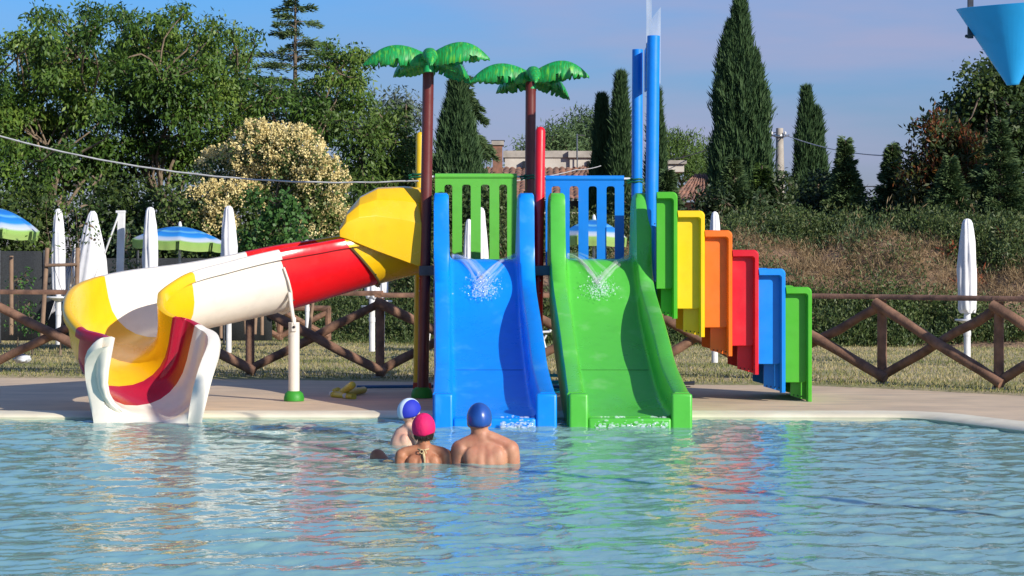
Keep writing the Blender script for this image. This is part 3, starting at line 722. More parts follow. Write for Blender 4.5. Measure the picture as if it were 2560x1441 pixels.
# stairs -------------------------------------------------------
steps = [(1642, 1694, 480, 723, 797, 'step_green', 'top green step beside the tallest blue post'), (1694, 1762, 527, 773, 843, 'step_yellow', 'yellow step'), (1762, 1831, 576, 820, 891, 'orange', 'orange step'),
         (1831, 1897, 625, 866, 937, 'step_red', 'red step'), (1897, 1964, 672, 912, 982, 'step_blue', 'blue step'), (1965, 2030, 718, 958, 1004.6, 'step_green', 'bottom green step standing on the deck')]
YS = 21.52
def step(x0, x1, yt, yb, ye, m, lab):
    A = P(x0, yt, YS); B = P(x1, yb, YS); E = P(x1, ye, YS).z; X0, X1, Zt, Zb = A.x, B.x, A.z, B.z
    rr = .052; wd = 1.35
    def tray(Yf, sgn):
        """sgn +1: opens towards the camera"""
        mb = MB(); d = .085 * sgn; rim = .042; rt = .068
        # frame: outline with rounded outer corner, swept over the depth
        def corner(x, z, r, n=6): return [(x - r + r * math.sin(R(90 * q / n)), z - r + r * math.cos(R(90 * q / n))) for q in range(n + 1)]
        out = [(X0 + .001, Zt)] + corner(X1, Zt, rr) + [(X1, E)]
        inn = [(X0 + .001, Zt - rt)] + corner(X1 - rim, Zt - rt, .03) + [(X1 - rim, E)]
        if len(out) == len(inn):
            fr, bk = [], []
            ring = []
            for (ox, oz), (ix, iz) in zip(out, inn):
                ring.append([Vector((ox, Yf + .012 * sgn, oz)), Vector((ox - .010 * (ox - ix > .001), Yf, oz - .01 * (oz - iz > .001))), Vector((ix + .006, Yf, iz + .006 * (oz - iz > .001))), Vector((ix, Yf + .01 * sgn, iz)), Vector((ix - .006, Yf + d, iz - .006)), Vector((ox, Yf + d, oz))])
            mb.loft(ring)
        fr = mb.build('side_frame', M[m], st, 40)
        # recessed panel, rounded bottom corner
        p = MB(); zb = Zb; xa, xb = X0 + .001, X1 - rim + .002
        pts = [(xa, Zt - rt + .002), (xb, Zt - rt + .002), (xb, zb + .03), (xb - .008, zb + .008), (xb - .03, zb), (xa, zb)]
        p.loft([[Vector((x, Yf + d * .93, z)) for x, z in pts], [Vector((x, Yf + d * 1.35, z)) for x, z in pts]])
        p.build('side_panel', M[m], fr, 40, .006)
        # set-back foot of the moulding with its bolt row
        if ye - yb > 20:
            q = MB(); w0 = X0 + (X1 - X0) * .26
            q.loft([[Vector((x, Yf + dd, z)) for x, z in ((w0, Zb + .03), (xb + .004, Zb + .03), (xb + .004, E + .005), (w0, E + .05))] for dd in (.17 * sgn, .20 * sgn)])
            q.build('under_panel', M[m], fr)
            bolts(fr, [Vector((w0 + .03 + .04 * i, Yf + .165 * sgn, E + .055 - .006 * i)) for i in range(5) if w0 + .03 + .04 * i < xb], .007)
    st = MB(); zt_ = Zb + .02
    st.box2((X0 + .004, YS + .13, zt_), (X1 - .002, YS + wd - .13, zt_ + .045)).box2((X1 - .04, YS + .131, E + .02), (X1 - .004, YS + wd - .131, zt_ - .001))
    st = st.build('step', M[m], PG, 40, .006); st['label'] = lab
    tray(YS, 1); tray(YS + wd, -1)
for s_ in steps: step(*s_)

# curly slide ---------------------------------------------------
def flume_frame(pts):
    sm = catmull(pts, 8); fr = []
    for i, p in enumerate(sm):
        a, b = sm[max(i - 1, 0)], sm[min(i + 1, len(sm) - 1)]
        t = Vector(b[:3]) - Vector(a[:3]); t.normalize()
        side = t.cross(Vector((0, 0, 1))).normalized(); up = side.cross(t).normalized()
        fr.append((Vector(p[:3]), t, side, up, p[3], p[4], p[5], i / (len(sm) - 1) * (len(pts) - 1)))
    return fr
# centre of the floor X, Y, z; half width; wall height on the travel-left side (inner, near) and travel-right side (outer, far)
FL = [(-.90, 22.58, 1.36, .40, .40, .45),
      (-1.40, 22.52, 1.235, .41, .50, .52),
      (-1.86, 22.34, 1.10, .41, .58, .57),
      (-2.33, 22.06, .965, .42, .63, .61),
      (-2.92, 21.74, .83, .42, .62, .62),
      (-3.42, 21.40, .71, .42, .60, .66),
      (-3.69, 20.98, .58, .41, .60, .68),
      (-3.73, 20.55, .43, .40, .66, .66),
      (-3.62, 20.22, .24, .41, .78, .66),
      (-3.42, 19.99, .11, .44, .80, .70),
      (-3.29, 19.82, .03, .47, .70, .73),
      (-3.28, 19.63, -.04, .36, .03, .03)]
FR = flume_frame(FL)
def section(f, th=.028):
    p, t, s, u, hw, hl, hr, _ = f; ins, outs = [], []
    n = 12
    # side = t x z: to the traveller's right; inner wall (left) is -side
    def pt(x, z): return p + s * x + u * z
    
    inn = []
    for i in range(n + 1):
        a = -90 + 180 * i / n; h = hl if a < 0 else hr; r = min(.44, h)
        x = hw * (abs(math.sin(R(a))) ** .85) * (1 if a > 0 else -1); z = r * (1 - math.cos(R(a)) ** .9)
        inn.append((x, z))
    L_ = [(-hw, hl * 1.0)] if hl > .41 else []; R_ = [(hw, hr)] if hr > .41 else []
    inn = [(-hw, hl * .98)] + inn + [(hw, hr * .98)]
    rim = .075 + .05 * max(0, min(1, (f[7] - 8.4) / 1.2)); zl, zr = inn[0][1], inn[-1][1]
    k = min(1, hl / .3); k2 = min(1, hr / .3)
    out = [(-hw - .03, zl + .012), (-hw - rim + .015, zl + .004), (-hw - rim, zl - .02 * k), (-hw - rim, zl - .09 * k), (-hw - rim + .02, zl - .092 * k), (-hw - th, zl - .075 * k)]
    outr = [(hw + .03, zr + .012), (hw + rim - .015, zr + .004), (hw + rim, zr - .02 * k2), (hw + rim, zr - .09 * k2), (hw + rim - .02, zr - .092 * k2), (hw + th, zr - .075 * k2)]
    bot = [(x * (1 + th / hw), z - th * (1 - abs(x) / hw) - .004) for x, z in inn[1:-1]]
    bot = [(x, min(z, (zl if x < 0 else zr) - .1 * (k if x < 0 else k2))) for x, z in bot]
    ring = inn + outr + bot[::-1] + out[::-1]
    return [pt(x, z) for x, z in ring]
SEC = [section(f) for f in FR]
VERT = [max(0, min(1, (v - FR[20][0]).dot(FR[20][3]) / .55)) for v in SEC[20]]
HALF = [(v - f[0]).dot(f[2]) / .45 for v, f in zip(SEC[20], [FR[20]] * 99)]      # how far each outline point sits to the side, -1..1
def sec_at(i, j):
    k = min(max(i, 0), len(FL) - 1) * 8; k0 = min(int(k), len(SEC) - 2); return SEC[k0][j].lerp(SEC[k0 + 1][j], k - k0)
def flume(i0, i1, m, name, lab, parent=PG, sk0=0, sk1=0, kv0=0, kv1=0):
    n = int((i1 - i0) * 8) + 1; n = max(n, 6); rows = []
    for a in range(n + 1):
        u = a / n; rows.append([sec_at((i0 + sk0 * HALF[j] + kv0 * VERT[j]) * (1 - u) + (i1 + sk1 * HALF[j] + kv1 * VERT[j]) * u, j) for j in range(len(SEC[0]))])
    mb = MB(); mb.loft(rows); o = mb.build(name, m, parent, 45); o['label'] = lab; return o
cs = flume(3, 5.05, M['white_shell'], 'curly_slide', 'long cream section of the curly slide', PG, 0, .38, .15, 0)
flume(0, 1, M['yellow'], 'slide_section', 'short yellow trough below the hood', cs, 0, 0, 0, .75)
flume(1, 3, M['red'], 'slide_section', 'bright red trough below the yellow hood', cs, 0, 0, .75, .15)
flume(5.05, 7.75, M['yellow'], 'slide_section', 'yellow bend before the exit', cs, .38, 0)
flume(7.75, 8.875, M['crimson'], 'slide_section', 'dark crimson ring before the exit', cs)
flume(8.875, 11, M['white_shell'], 'slide_section', 'cream exit mouth in the water', cs)
def joint(i, m, kv=0):
    f = min(FR, key=lambda q: abs(q[7] - i)); p, t, s, u, hw, hl, hr, _ = f
    c = p + u * .25; mb = MB(); ring = [sec_at(i + kv * VERT[j], j) for j in range(21, 34)]
    prof = []
    for q in ring:
        d = (q - c).normalized(); prof.append([q + d * .002 - t * .012, q + d * .030 - t * .008, q + d * .030 + t * .008, q + d * .002 + t * .012])
    mb.loft(prof); o = mb.build('joint_flange', m, cs, 50)
    bolts(cs, [q + (q - c).normalized() * .03 - t * .016 for q in ring[::3]], .008)
joint(1, mat('joint_dark', (.10, .075, .02), rough=.6), .75); joint(3, M['white_shell'], .15)
# hood over the top of the curly slide: faceted arch that closes down to the left
def hood():
    mb = MB(); rings = []
    st = [(-.915, 2.185, 23.02, 22.08, 1.38), (-1.10, 2.205, 23.02, 22.06, 1.45), (-1.37, 2.19, 23.0, 22.00, 1.55), (-1.54, 2.10, 22.97, 21.94, 1.62), (-1.66, 1.96, 22.92, 21.90, 1.67), (-1.73, 1.80, 22.84, 21.89, 1.69)]
    for x, zt, yf, yn, zl in st:
        mid = (yf + yn) / 2; ring = []
        pts = [(yn, zl), (yn - .01, zl + (zt - zl) * .55), (yn + .06, zl + (zt - zl) * .80), (yn + .2, zt - .02), (yn + .3, zt), (yf - .3, zt), (yf - .16, zt - .06), (yf, zl + (zt - zl) * .6), (yf, zl)]
        rings.append([Vector((x, y, z)) for y, z in pts])
    n = len(rings[0])
    mb.loft(rings, closed=False, cap=False)
    o = mb.build('slide_hood', M['yellow'], PG, 48, solid=.02); o['label'] = 'big faceted yellow hood over the top of the curly slide'
    m = o.modifiers.new('bevel', 'BEVEL'); m.width = .03; m.segments = 3; m.limit_method = 'ANGLE'; m.angle_limit = R(15)
    # the entry ring against the platform
    r = MB(); r.loft([[Vector((-.925, 22.0, 1.36)), Vector((-.925, 22.0, 2.17)), Vector((-.925, 22.25, 2.20)), Vector((-.925, 22.65, 2.20)), Vector((-.925, 22.9, 2.1)), Vector((-.925, 22.9, 1.36))]], closed=False)
    return o
hood()
# support post of the curly slide
Yp = 21.62; c = P(735, 800, Yp)
sp = MB(); a = Vector((c.x, Yp, Z0)); sp.tube([a, Vector((c.x, Yp, P(0, 806, Yp).z))], .055, 20)
sp = sp.build('support_post', M['post_white'], PG, 50, .004); sp['label'] = 'cream post with green foot under the curly slide'
foot(735, Yp, 50, sp)
b = MB(); b.tube([P(736, 812, Yp - .06), P(732, 790, Yp - .02), P(724, 735, Yp + .05), P(722, 690, Yp + .12)], [.018, .02, .02, .018], 10)
b.box(P(735, 818, Yp - .062), (.05, .014, .09)); b.box(P(735, 800, Yp - .03), (.04, .03, .05)); b.build('bracket', M['post_white'], sp, 40, .004)
bolts(sp, [P(735, 818, Yp - .072)], .014)
# translucent spray plate clamped between the tall blue posts
def mat_plate():
    m, Nn, Ll, bs = newmat('worn_clear_plate')
    c, f = noise_mix(Nn, Ll, (.55, .62, .72), (.30, .40, .58), 6, 5, stretch=(1, 1, .2))
    Ll.new(c, bs.inputs['Base Color']); bs.inputs['Roughness'].default_value = .3
    r = Nn.new('ShaderNodeMapRange'); r.inputs[1].default_value = .3; r.inputs[2].default_value = .7; r.inputs[3].default_value = .55; r.inputs[4].default_value = .9
    Ll.new(f, r.inputs[0]); Ll.new(r.outputs[0], bs.inputs['Alpha']); return m
M['plate'] = mat_plate()
def sheet(pts, Y, th, m, name, parent, wob=0):
    mb = MB(); A = [P(x, y, Y + (wob * math.sin(i * 1.7))) for i, (x, y) in enumerate(pts)]
    mb.loft([[a + Vector((0, -th, 0)) for a in A], [a + Vector((0, th, 0)) for a in A]]); return mb.build(name, m, parent, 30)
sp1 = sheet([(1625, 92), (1624, 60), (1634, 40), (1652, 18), (1651, 210), (1640, 204)], 22.15, .004, M['plate'], 'clear_plate', pbf)
sheet([(1615, -30), (1629, -30), (1630, 60), (1626, 220), (1614, 220), (1616, 50)], 22.45, .004, M['plate'], 'clear_plate', pbf)
MB().loft([[Vector((x_, y_, z_)) for y_, z_ in ((21.97, 3.24), (23.14, 3.24), (23.14, 3.68), (21.97, 3.72))] for x_ in (1.405, 1.42)]).build('side_plate', M['post_blue'], pbf, 30)

# running water on the slides -----------------------------------------
def mat_splash():
    m, Nn, Ll, bs = newmat('splash_water'); bs.inputs['Base Color'].default_value = (.85, .93, 1, 1); bs.inputs['Roughness'].default_value = .05
    bs.inputs['Alpha'].default_value = .24; bs.inputs['Specular IOR Level'].default_value = 1; return m
M['splash'] = mat_splash()
def mat_stream():
    m, Nn, Ll, bs = newmat('stream_water'); bs.inputs['Base Color'].default_value = (.95, .98, 1, 1); bs.inputs['Roughness'].default_value = .04; bs.inputs['IOR'].default_value = 1.33
    bs.inputs['Alpha'].default_value = .09; bs.inputs['Specular IOR Level'].default_value = 1; return m
M['stream'] = mat_stream()
def jets(x0, x1, label, seed, foam_px):
    """two arcs of water meeting over the bed near the slide's top, and drops"""
    rg = np.random.default_rng(seed); mb = MB(); c = Vector(((x0 + x1) / 2 - .02, 21.75, 1.27))
    mb.mi = 1
    for sx, n, w_ in ((x0, 9, .8), (x1, 7, .45)):
        for k in range(n):
            a = Vector((sx, 22.18 - .01 * k + rg.normal() * .01, 1.50 + rg.normal() * .012)); e = c + Vector(rg.normal(size=3)) * .05; e.z = 1.23 + rg.normal() * .03
            pts = []
            for q in range(8):
                t = q / 7; p = a.lerp(e, t); p.z += .10 * w_ * math.sin(math.pi * t) * (1 - .2 * t) + rg.normal() * .004; p.x += rg.normal() * .004; pts.append(p)
            mb.tube(pts, [.013 * (.6 + rg.random()) for _ in pts], 6)
    mb.mi = 0
    for k in range(520):
        t = rg.random() ** .6
        p = c + Vector((rg.normal() * .075, -.02 - .25 * t * rg.random(), -.22 * t + abs(rg.normal()) * .05)); 
        zb = np.interp(p.y, [21.1, 21.48, 21.8, 21.98], [.75, .97, 1.25, 1.42]); p.z = max(p.z, zb + .012)
        r = .0022 + .005 * rg.random() ** 3
        mb.ball(p, (r * (1 + rg.random()), r, r * (1 + rg.random())), 5, 3)
    o = mb.build('water_spray', [M['splash'], M['stream']], None, 60); tag(o, label, 'water spray', kind='stuff')
jets(-.60, .05, 'white spray of water jets near the top of the blue slide', 4, 0)
jets(.57, 1.22, 'white spray of water jets near the top of the green slide', 5, 0)
def froth(x0, x1, label, seed):
    rg = np.random.default_rng(seed); mb = MB()
    for k in range(150):
        x = x0 + (x1 - x0) * rg.random(); y = 19.03 - abs(rg.normal()) * .035 - (.10 * rg.random() if rg.random() < .25 else 0); z = abs(rg.normal()) * .03
        if rg.random() < .12: y = 19.05 + .10 * rg.random(); z = .084
        r = .003 + .008 * rg.random() ** 2; mb.ball((x, y, z), (r * 2.2, r, r), 5, 3)
    o = mb.build('splash_froth', M['splash'], None, 60); tag(o, label, 'splash', kind='stuff')
froth(-.10, .20, 'small froth where the blue slide pours into the pool', 6)
froth(.72, 1.35, 'wider froth where the green slide pours into the pool', 7)
# ---------------------------------------------------------------- rail fence
FP = [(-25, 26.6), (300, 26.1), (625, 25.8), (950, 25.45), (1277, 25.4), (1595, 25.4), (1895, 25.3), (2205, 24.3), (2497, 23.2), (2800, 22.3)]
FC = thing('wooden_fence', P(1277, 960, 25.4), 'brown log fence with crossed braces between the deck and the lawn', 'fence')
fp = []
for px, Y in FP:
    x = (px - 1280) / F * Y; fp.append(Vector((x, Y, .05)))
rg = np.random.default_rng(21)
def log(mb, a, b, r, n=12, wob=.006):
    a, b = Vector(a), Vector(b); pts = [a.lerp(b, i / 6) + Vector(rg.normal(size=3)) * wob * (0 < i < 6) for i in range(7)]
    return mb.tube(pts, [r * (1 + .05 * rg.normal()) for _ in pts], n)
def railz(x): return 1.03 + .004 * (x < -3) * 8
for i, p in enumerate(fp):
    mb = MB(); r = .055
    mb.tube([p, p + Vector((0, 0, .5)), p + Vector((0, 0, .96))], [r, r * .97, r * .95], 12); o = mb.build('post', M['wood'], FC, 50)
    MB().tube([p - Vector((0, 0, .02)), p + Vector((0, 0, .05))], r * 1.35, 12).build('post_base', M['concrete'], o, 50)
    if i < len(fp) - 1:
        q = fp[i + 1]; d = (q - p).normalized(); nrm = Vector((-d.y, d.x, 0))
        if nrm.y > 0: nrm = -nrm                      # towards the camera
        fw = nrm * .062; bk = nrm * .0
        mb = MB(); log(mb, p + fw + Vector((0, 0, .93)) - d * .05, q + fw + Vector((0, 0, .09)) + d * .08, .057); mb.build('brace', M['wood'], FC, 50)
        mb = MB(); log(mb, p + d * .05 + bk + Vector((0, 0, .14)), q - d * .04 + bk + Vector((0, 0, .88)), .051); mb.build('brace', M['wood'], FC, 50)
        # half-round top rail, flat side down
        za = .985 + .02 * (i < 3); ring = []
        L_ = (q - p).length
        for t in (-.04, .25, .5, .75, 1.02):
            c = p + d * L_ * t + Vector((0, 0, za - .05 + .05)); rr = .050 * (1 + .03 * rg.normal())
            ring.append([c + nrm * rr * math.cos(R(a)) + Vector((0, 0, .8 * rr * max(0, math.sin(R(a))) - (.018 if a > 180 else 0))) for a in (0, 25, 50, 75, 105, 130, 155, 180, 200, 340)])
        MB().loft(ring).build('top_rail', M['wood'], FC, 50)

# ---------------------------------------------------------------- umbrellas
def closed_umbrella(px, yt, yb, wpx, ybase, Y, label, seed, table=None, polew=14, group='closed white umbrellas', lean=0):
    rg = np.random.default_rng(seed); k = Y / F
    a = P(px + lean, ybase, Y); t = thing('closed_umbrella', a, label, 'umbrella', group)
    top = P(px, yt, Y); bot = P(px + lean * .4, yb, Y); Hc = top.z - bot.z; Rm = wpx * k / 2
    MB().tube([a, Vector((a.x, Y, P(px, (yb + ybase) / 2, Y).z)), Vector((bot.x, Y, bot.z + .1))], polew * k / 2, 14).build('pole', M['white_metal'], t, 50)
    if ybase - yb > 60:
        zc = P(px, (yb + ybase) / 2 - 6, Y).z; MB().tube([Vector((a.x, Y, zc)), Vector((a.x, Y, zc + .06))], polew * k / 2 * 1.12, 14).build('clamp', M['white_metal'], t, 50)
    rings = []; n = 48; ph = rg.random() * 6
    prof = [(0, .86), (.03, .98), (.12, 1.0), (.3, 1.06), (.45, 1.05), (.6, .96), (.75, .82), (.88, .68), (.95, .58), (.985, .42), (1, .12)]
    for h, r in prof:
        ring = []
        for j in range(n):
            th = j / n * 2 * math.pi; fold = .76 + .24 * abs(math.sin(th * 4.5 * (1 if j < n / 2 else 1) + ph + 1.3 * h)) ** .8 + .05 * math.sin(th * 3 + h * 9 + seed) + .03 * math.sin(th * 7 - h * 14)
            rr = Rm * r * fold
            ring.append(Vector((bot.x + (top.x - bot.x) * h + rr * math.cos(th), Y + rr * math.sin(th), bot.z + Hc * h + (.02 * math.sin(th * 4 + ph) if h == 0 else 0))))
        rings.append(ring)
    MB().loft(rings).build('cover', M['cloth'], t, 75)
    if table:
        ty, tw = table; c = P(px + lean * .6, ty, Y); r = tw * k / 2
        MB().lathe(Vector((a.x, Y, c.z - .075)), [(.02, 0), (r * .45, .03), (r * .7, .05), (r * .97, .056), (r, .066), (r * .97, .078), (.03, .078)], 28).build('table_disc', M['white_metal'], t, 50)
    return t
closed_umbrella(146, 522, 728, 34, 862, 30.0, 'closed white umbrella left of the wooden tree stake, first slim one from the left edge', 1, (742, 62))
closed_umbrella(376, 518, 700, 38, 880, 29.5, 'closed white umbrella in front of the striped blue parasol', 2)
closed_umbrella(572, 515, 700, 40, 882, 29.5, 'closed white umbrella in front of the flowering bush', 3)
closed_umbrella(1172, 548, 720, 26, 868, 30.5, 'shorter closed white umbrella seen through the green slotted panel', 4)
closed_umbrella(1200, 518, 720, 40, 868, 29, 'taller closed white umbrella seen through the green slotted panel', 5)
closed_umbrella(1787, 529, 760, 34, 907, 27.6, 'closed white umbrella behind the yellow and orange steps', 6, polew=16)
closed_umbrella(2418, 547, 780, 47, 912, 28.2, 'closed white umbrella with drinks disc standing alone at the right', 7, (799, 62), polew=17)
closed_umbrella(930, 560, 744, 38, 879, 28.8, 'closed white umbrella below the red trough, left one of the pair', 8, (765, 56), polew=15)
closed_umbrella(956, 560, 742, 30, 868, 30.2, 'closed white umbrella below the yellow hood, right one of the pair', 9, (752, 50), polew=12)
closed_umbrella(768, 600, 745, 30, 825, 32.5, 'closed white umbrella hidden behind the cream slide support post', 10, polew=11)
# big cantilever umbrella folded, its cloth hanging in pleats
def draped():
    Y = 31.0; k = Y / F; a = P(232, 850, Y); t = thing('folded_cantilever_umbrella', a, 'wide white cantilever umbrella folded into loose pleats', 'umbrella')
    rings = []; n = 56
    for py, w_, cx in ((528, 10, 232), (536, 22, 232), (570, 42, 230), (610, 60, 229), (650, 74, 228), (690, 84, 226), (722, 90, 222)):
        ring = []; c = P(cx, py, Y); r = w_ * k / 2
        for j in range(n):
            th = j / n * 2 * math.pi; f = .82 + .18 * abs(math.sin(th * 5 + .01 * py)) + .05 * math.sin(th * 3 + py * .02)
            ring.append(Vector((c.x + r * f * math.cos(th), Y + .6 * r * f * math.sin(th), c.z)))
        rings.append(ring)
    MB().loft(rings[::-1]).build('cover', M['cloth'], t, 75)
    mb = MB(); rows = []
    for i in range(9):
        u = i / 8; row = []
        for j in range(17):
            v = j / 16; x = 188 - 70 * u ** .8 * v + 4 * math.sin(v * 20) * u; y = 640 + 75 * u + 85 * v * u ** .6 - 30 * v * (1 - u)
            q = P(x, y, Y - .1); q.y += .04 * math.sin(v * 26 + u * 4) + .03 * math.sin(u * 9); row.append(q)
        rows.append(row)
    mb.loft(rows, closed=False); mb.build('loose_cloth', M['cloth'], t, 75, solid=.006)
    MB().tube([P(262, 840, Y), P(262, 700, Y)], .02, 8).build('pole', M['white_metal'], t)
draped()
def cantilever():
    Y = 30.0; a = P(296, 850, Y); t = thing('umbrella_mast', a, 'bare white cantilever umbrella mast with slanting strut', 'umbrella mast')
    mb = MB(); A, B = P(296, 850, Y), P(304, 531, Y); d = (B - A).normalized(); s_ = Vector((.045, 0, 0)); e = Vector((0, .04, 0))
    mb.loft([[A - s_ - e, A + s_ - e, A + s_ + e, A - s_ + e], [B - s_ * 1.1 - e, B + s_ * 1.1 - e, B + s_ * 1.1 + e, B - s_ * 1.1 + e]]); mb.build('mast', M['white_metal'], t, 30, .006)
    MB().box(P(302, 530, Y), (.13, .09, .035)).build('mast_head', M['white_metal'], t, 30, .006)
    MB().tube([P(297, 536, Y - .05), P(261, 636, Y - .05)], .013, 8).build('strut', M['white_metal'], t)
cantilever()
def mat_stripe():
    m, Nn, Ll, bs = newmat('striped_canopy')
    at = Nn.new('ShaderNodeAttribute'); at.attribute_name = 'rad'
    cr = Nn.new('ShaderNodeValToRGB'); e = cr.color_ramp.elements
    st = [(0, (.25, .45, .12)), (.10, (.10, .35, .55)), (.22, (.01, .20, .70)), (.38, (.01, .22, .75)), (.46, (.15, .5, .75)), (.52, (.01, .22, .75)), (.66, (.02, .30, .80)), (.72, (.45, .60, .80)), (.80, (.62, .66, .78)), (.86, (.30, .52, .12)), (.93, (.34, .50, .14)), (.99, (.36, .54, .15)), (1, (.16, .22, .5))]
    while len(e) > 1: e.remove(e[-1])
    e[0].position = 0; e[0].color = (*st[0][1], 1)
    for p_, c in st[1:]: q = e.new(p_); q.color = (*c, 1)
    Ll.new(at.outputs['Fac'], cr.inputs[0]); Ll.new(cr.outputs[0], bs.inputs['Base Color']); bs.inputs['Roughness'].default_value = .8
    tr = Nn.new('ShaderNodeBsdfTranslucent'); Ll.new(cr.outputs[0], tr.inputs[0]); ms = Nn.new('ShaderNodeMixShader'); ms.inputs[0].default_value = .25
    Ll.new(bs.outputs[0], ms.inputs[1]); Ll.new(tr.outputs[0], ms.inputs[2]); Ll.new(ms.outputs[0], Nn['Material Output'].inputs[0]); return m
M['stripe'] = mat_stripe()
def parasol(px, ytop, yrim, wpx, ybase, Y, label, tilt, seed, rot=0.2):
    k = Y / F; a = P(px, ybase, Y); t = thing('striped_parasol', a, label, 'parasol', 'open striped parasols')
    c = P(px, ytop, Y); rim = P(px, yrim, Y); H = c.z - rim.z; Rm = wpx * k / 2; nr, ns, S = 14, 8, 10
    V, RD, fs = [], [], []; tl = Matrix.Rotation(R(tilt), 3, 'Y')
    n = ns * S
    for i in range(nr + 3):
        u = min(1, i / nr)
        for j in range(n):
            th = (j / S + rot) / ns * 2 * math.pi; f = (j % S) / S; sag = 4 * f * (1 - f)
            chord = 1 - .055 * sag; r = Rm * u * chord; z = -H * (.12 * u + .88 * u ** 1.8) - .03 * sag * u * Rm
            if i > nr:
                z -= .06 * (i - nr) ; r *= 1.0 - .012 * (i - nr) + .012 * math.sin(j * 1.9)
            q = tl @ Vector((r * math.cos(th), r * math.sin(th), z)); V.append(c + q); RD.append(min(1, u * .86 + (i - nr) * .055 if i > nr else u * .86))
    for i in range(nr + 2):
        for j in range(n):
            if i >= nr and j % S == S - 1: continue
            fs.append((i * n + j, i * n + (j + 1) % n, (i + 1) * n + (j + 1) % n, (i + 1) * n + j))
    mb = MB(); mb.add(V, fs); o = mb.build('canopy', M['stripe'], t, 60)
    at = o.data.attributes.new('rad', 'FLOAT', 'POINT'); at.data.foreach_set('value', np.array(RD, 'f'))
    MB().lathe(c, [(.02, -.02), (.03, .0), (.02, .05), (.008, .07)], 12).build('finial', M['white_metal'], t)
    MB().tube([a, Vector((c.x, Y, c.z - .05))], .022, 10).build('pole', M['steel'], t)
    rb = MB()
    for q in range(ns):
        th = (q + rot) / ns * 2 * math.pi; e = c + tl @ Vector((Rm * .97 * math.cos(th), Rm * .97 * math.sin(th), -H * .97)); m_ = c + tl @ Vector((Rm * .5 * math.cos(th), Rm * .5 * math.sin(th), -H * .33))
        rb.tube([c - Vector((0, 0, .03)), m_ - Vector((0, 0, .03)), e - Vector((0, 0, .01))], .006, 4)
    rb.build('ribs', M['steel'], t)
    return t
parasol(450, 566, 603, 232, 880, 31.5, 'open blue and green striped parasol left of the slide, between two closed umbrellas', 3, 1)
parasol(-8, 520, 572, 222, 880, 30.5, 'open blue and green striped parasol cut off by the left edge', 4, 2, .5)
parasol(1485, 549, 592, 176, 880, 30.5, 'open striped parasol seen through the blue slotted panel', 2, 3, .35)

# ---------------------------------------------------------------- stakes, saplings, net fence, loungers, small things
def stake(px, yt, yb, Y, label, lean=0, w_=11):
    o = MB().tube([P(px - lean, yb, Y), P(px, yt, Y)], w_ / F * Y / 2, 9).build('wooden_stake', M['stake'], None, 50); tag(o, label, 'stake', 'wooden tree stakes')
def staked():
    a = P(160, 850, 28.2); t = thing('tree_support', a, 'pair of wooden stakes with crossbar round the young tree', 'tree support')
    for x0, x1 in ((118, 104), (194, 190)): MB().tube([P(x1, 850, 28.2), P(x0, 620, 28.2)], .03, 9).build('stake', M['stake'], t, 50)
    MB().tube([P(113, 664, 28.15), P(193, 662, 28.15)], .022, 9).build('crossbar', M['stake'], t, 50)
staked()
stake(28, 640, 838, 28.6, 'lone wooden stake in the plants before the dark net, near the left edge')
for i, (x, y0, y1, ln, lb) in enumerate(((640, 778, 836, 3, 'wooden stake just left of the cream support post'), (655, 783, 838, 0, 'short wooden stake nearest the cream support post'), (612, 790, 836, -3, 'thin wooden stake right of the umbrella pole'),
        (782, 755, 830, 9, 'leaning wooden stake beside the hidden umbrella pole'), (552, 800, 846, 0, 'stump of a stake at the slide exit'))): stake(x, y0, y1, 31.5, lb, ln, 9)
def plant_small(name, spec, base, Y, label, seed, m='walnut', **k):
    return bush(name, spec, base, Y, label, 'plant', m, seed, **k)
bush('young_tree', [(205, 470, 42, 36), (160, 500, 34, 26), (245, 450, 30, 26), (215, 560, 34, 26), (180, 420, 28, 20), (110, 610, 22, 14), (235, 600, 20, 16), (190, 520, 30, 24)], (150, 850), 28.4,
     'slender young tree tied between stakes in front of the white umbrellas', 'tree', 'walnut_y', 31, density=20, per=9, ll=.075, lw=.032, crad=.09, r0=.022, dy=.15, bark='pale_bark', twigs=40)
bush('sapling', [(40, 720, 16, 46), (62, 700, 14, 28), (30, 790, 18, 36), (66, 770, 18, 36)], (42, 845), 28.9, 'leafy green plants climbing at the lone stake', 'plant', 'ivy', 33, density=70, per=12, ll=.055, lw=.03, crad=.06, r0=.012, dy=.1)
bush('shrub', [(75, 805, 34, 30), (100, 825, 26, 20)], (80, 848), 28.6, 'low rounded green shrub before the dark net', 'plant', 'ivy', 34, density=90, per=16, ll=.05, lw=.03, crad=.06, r0=.012, dy=.1)
bush('shrub', [(310, 620, 30, 60), (290, 700, 26, 50), (330, 690, 22, 40)], (305, 846), 32.2, 'leafy shrub behind the bare white mast', 'plant', 'olive', 35, density=70, per=16, ll=.07, lw=.035, crad=.08, r0=.02, dy=.15)
def net_fence():
    Y = 33.0; t = thing('shade_net_fence', P(160, 855, Y), 'dark grey shade net stretched behind the left umbrellas', 'fence')
    mb = MB(); rows = []
    for z, py in ((0, 852), (1, 740), (2, 628)):
        rows.append([P(px, py + (18 if px > 110 and z == 2 else 0), Y + .03 * math.sin(px * .05)) for px in range(-260, 700, 20)])
    mb.loft(rows, closed=False); mb.build('net', M['net'], t, 180, solid=.01)
    for px in (-150, 0, 110, 345, 560): MB().tube([P(px, 858, Y - .03), P(px, 626, Y - .03)], .02, 8).build('post', M['dark_steel'], t)
net_fence()
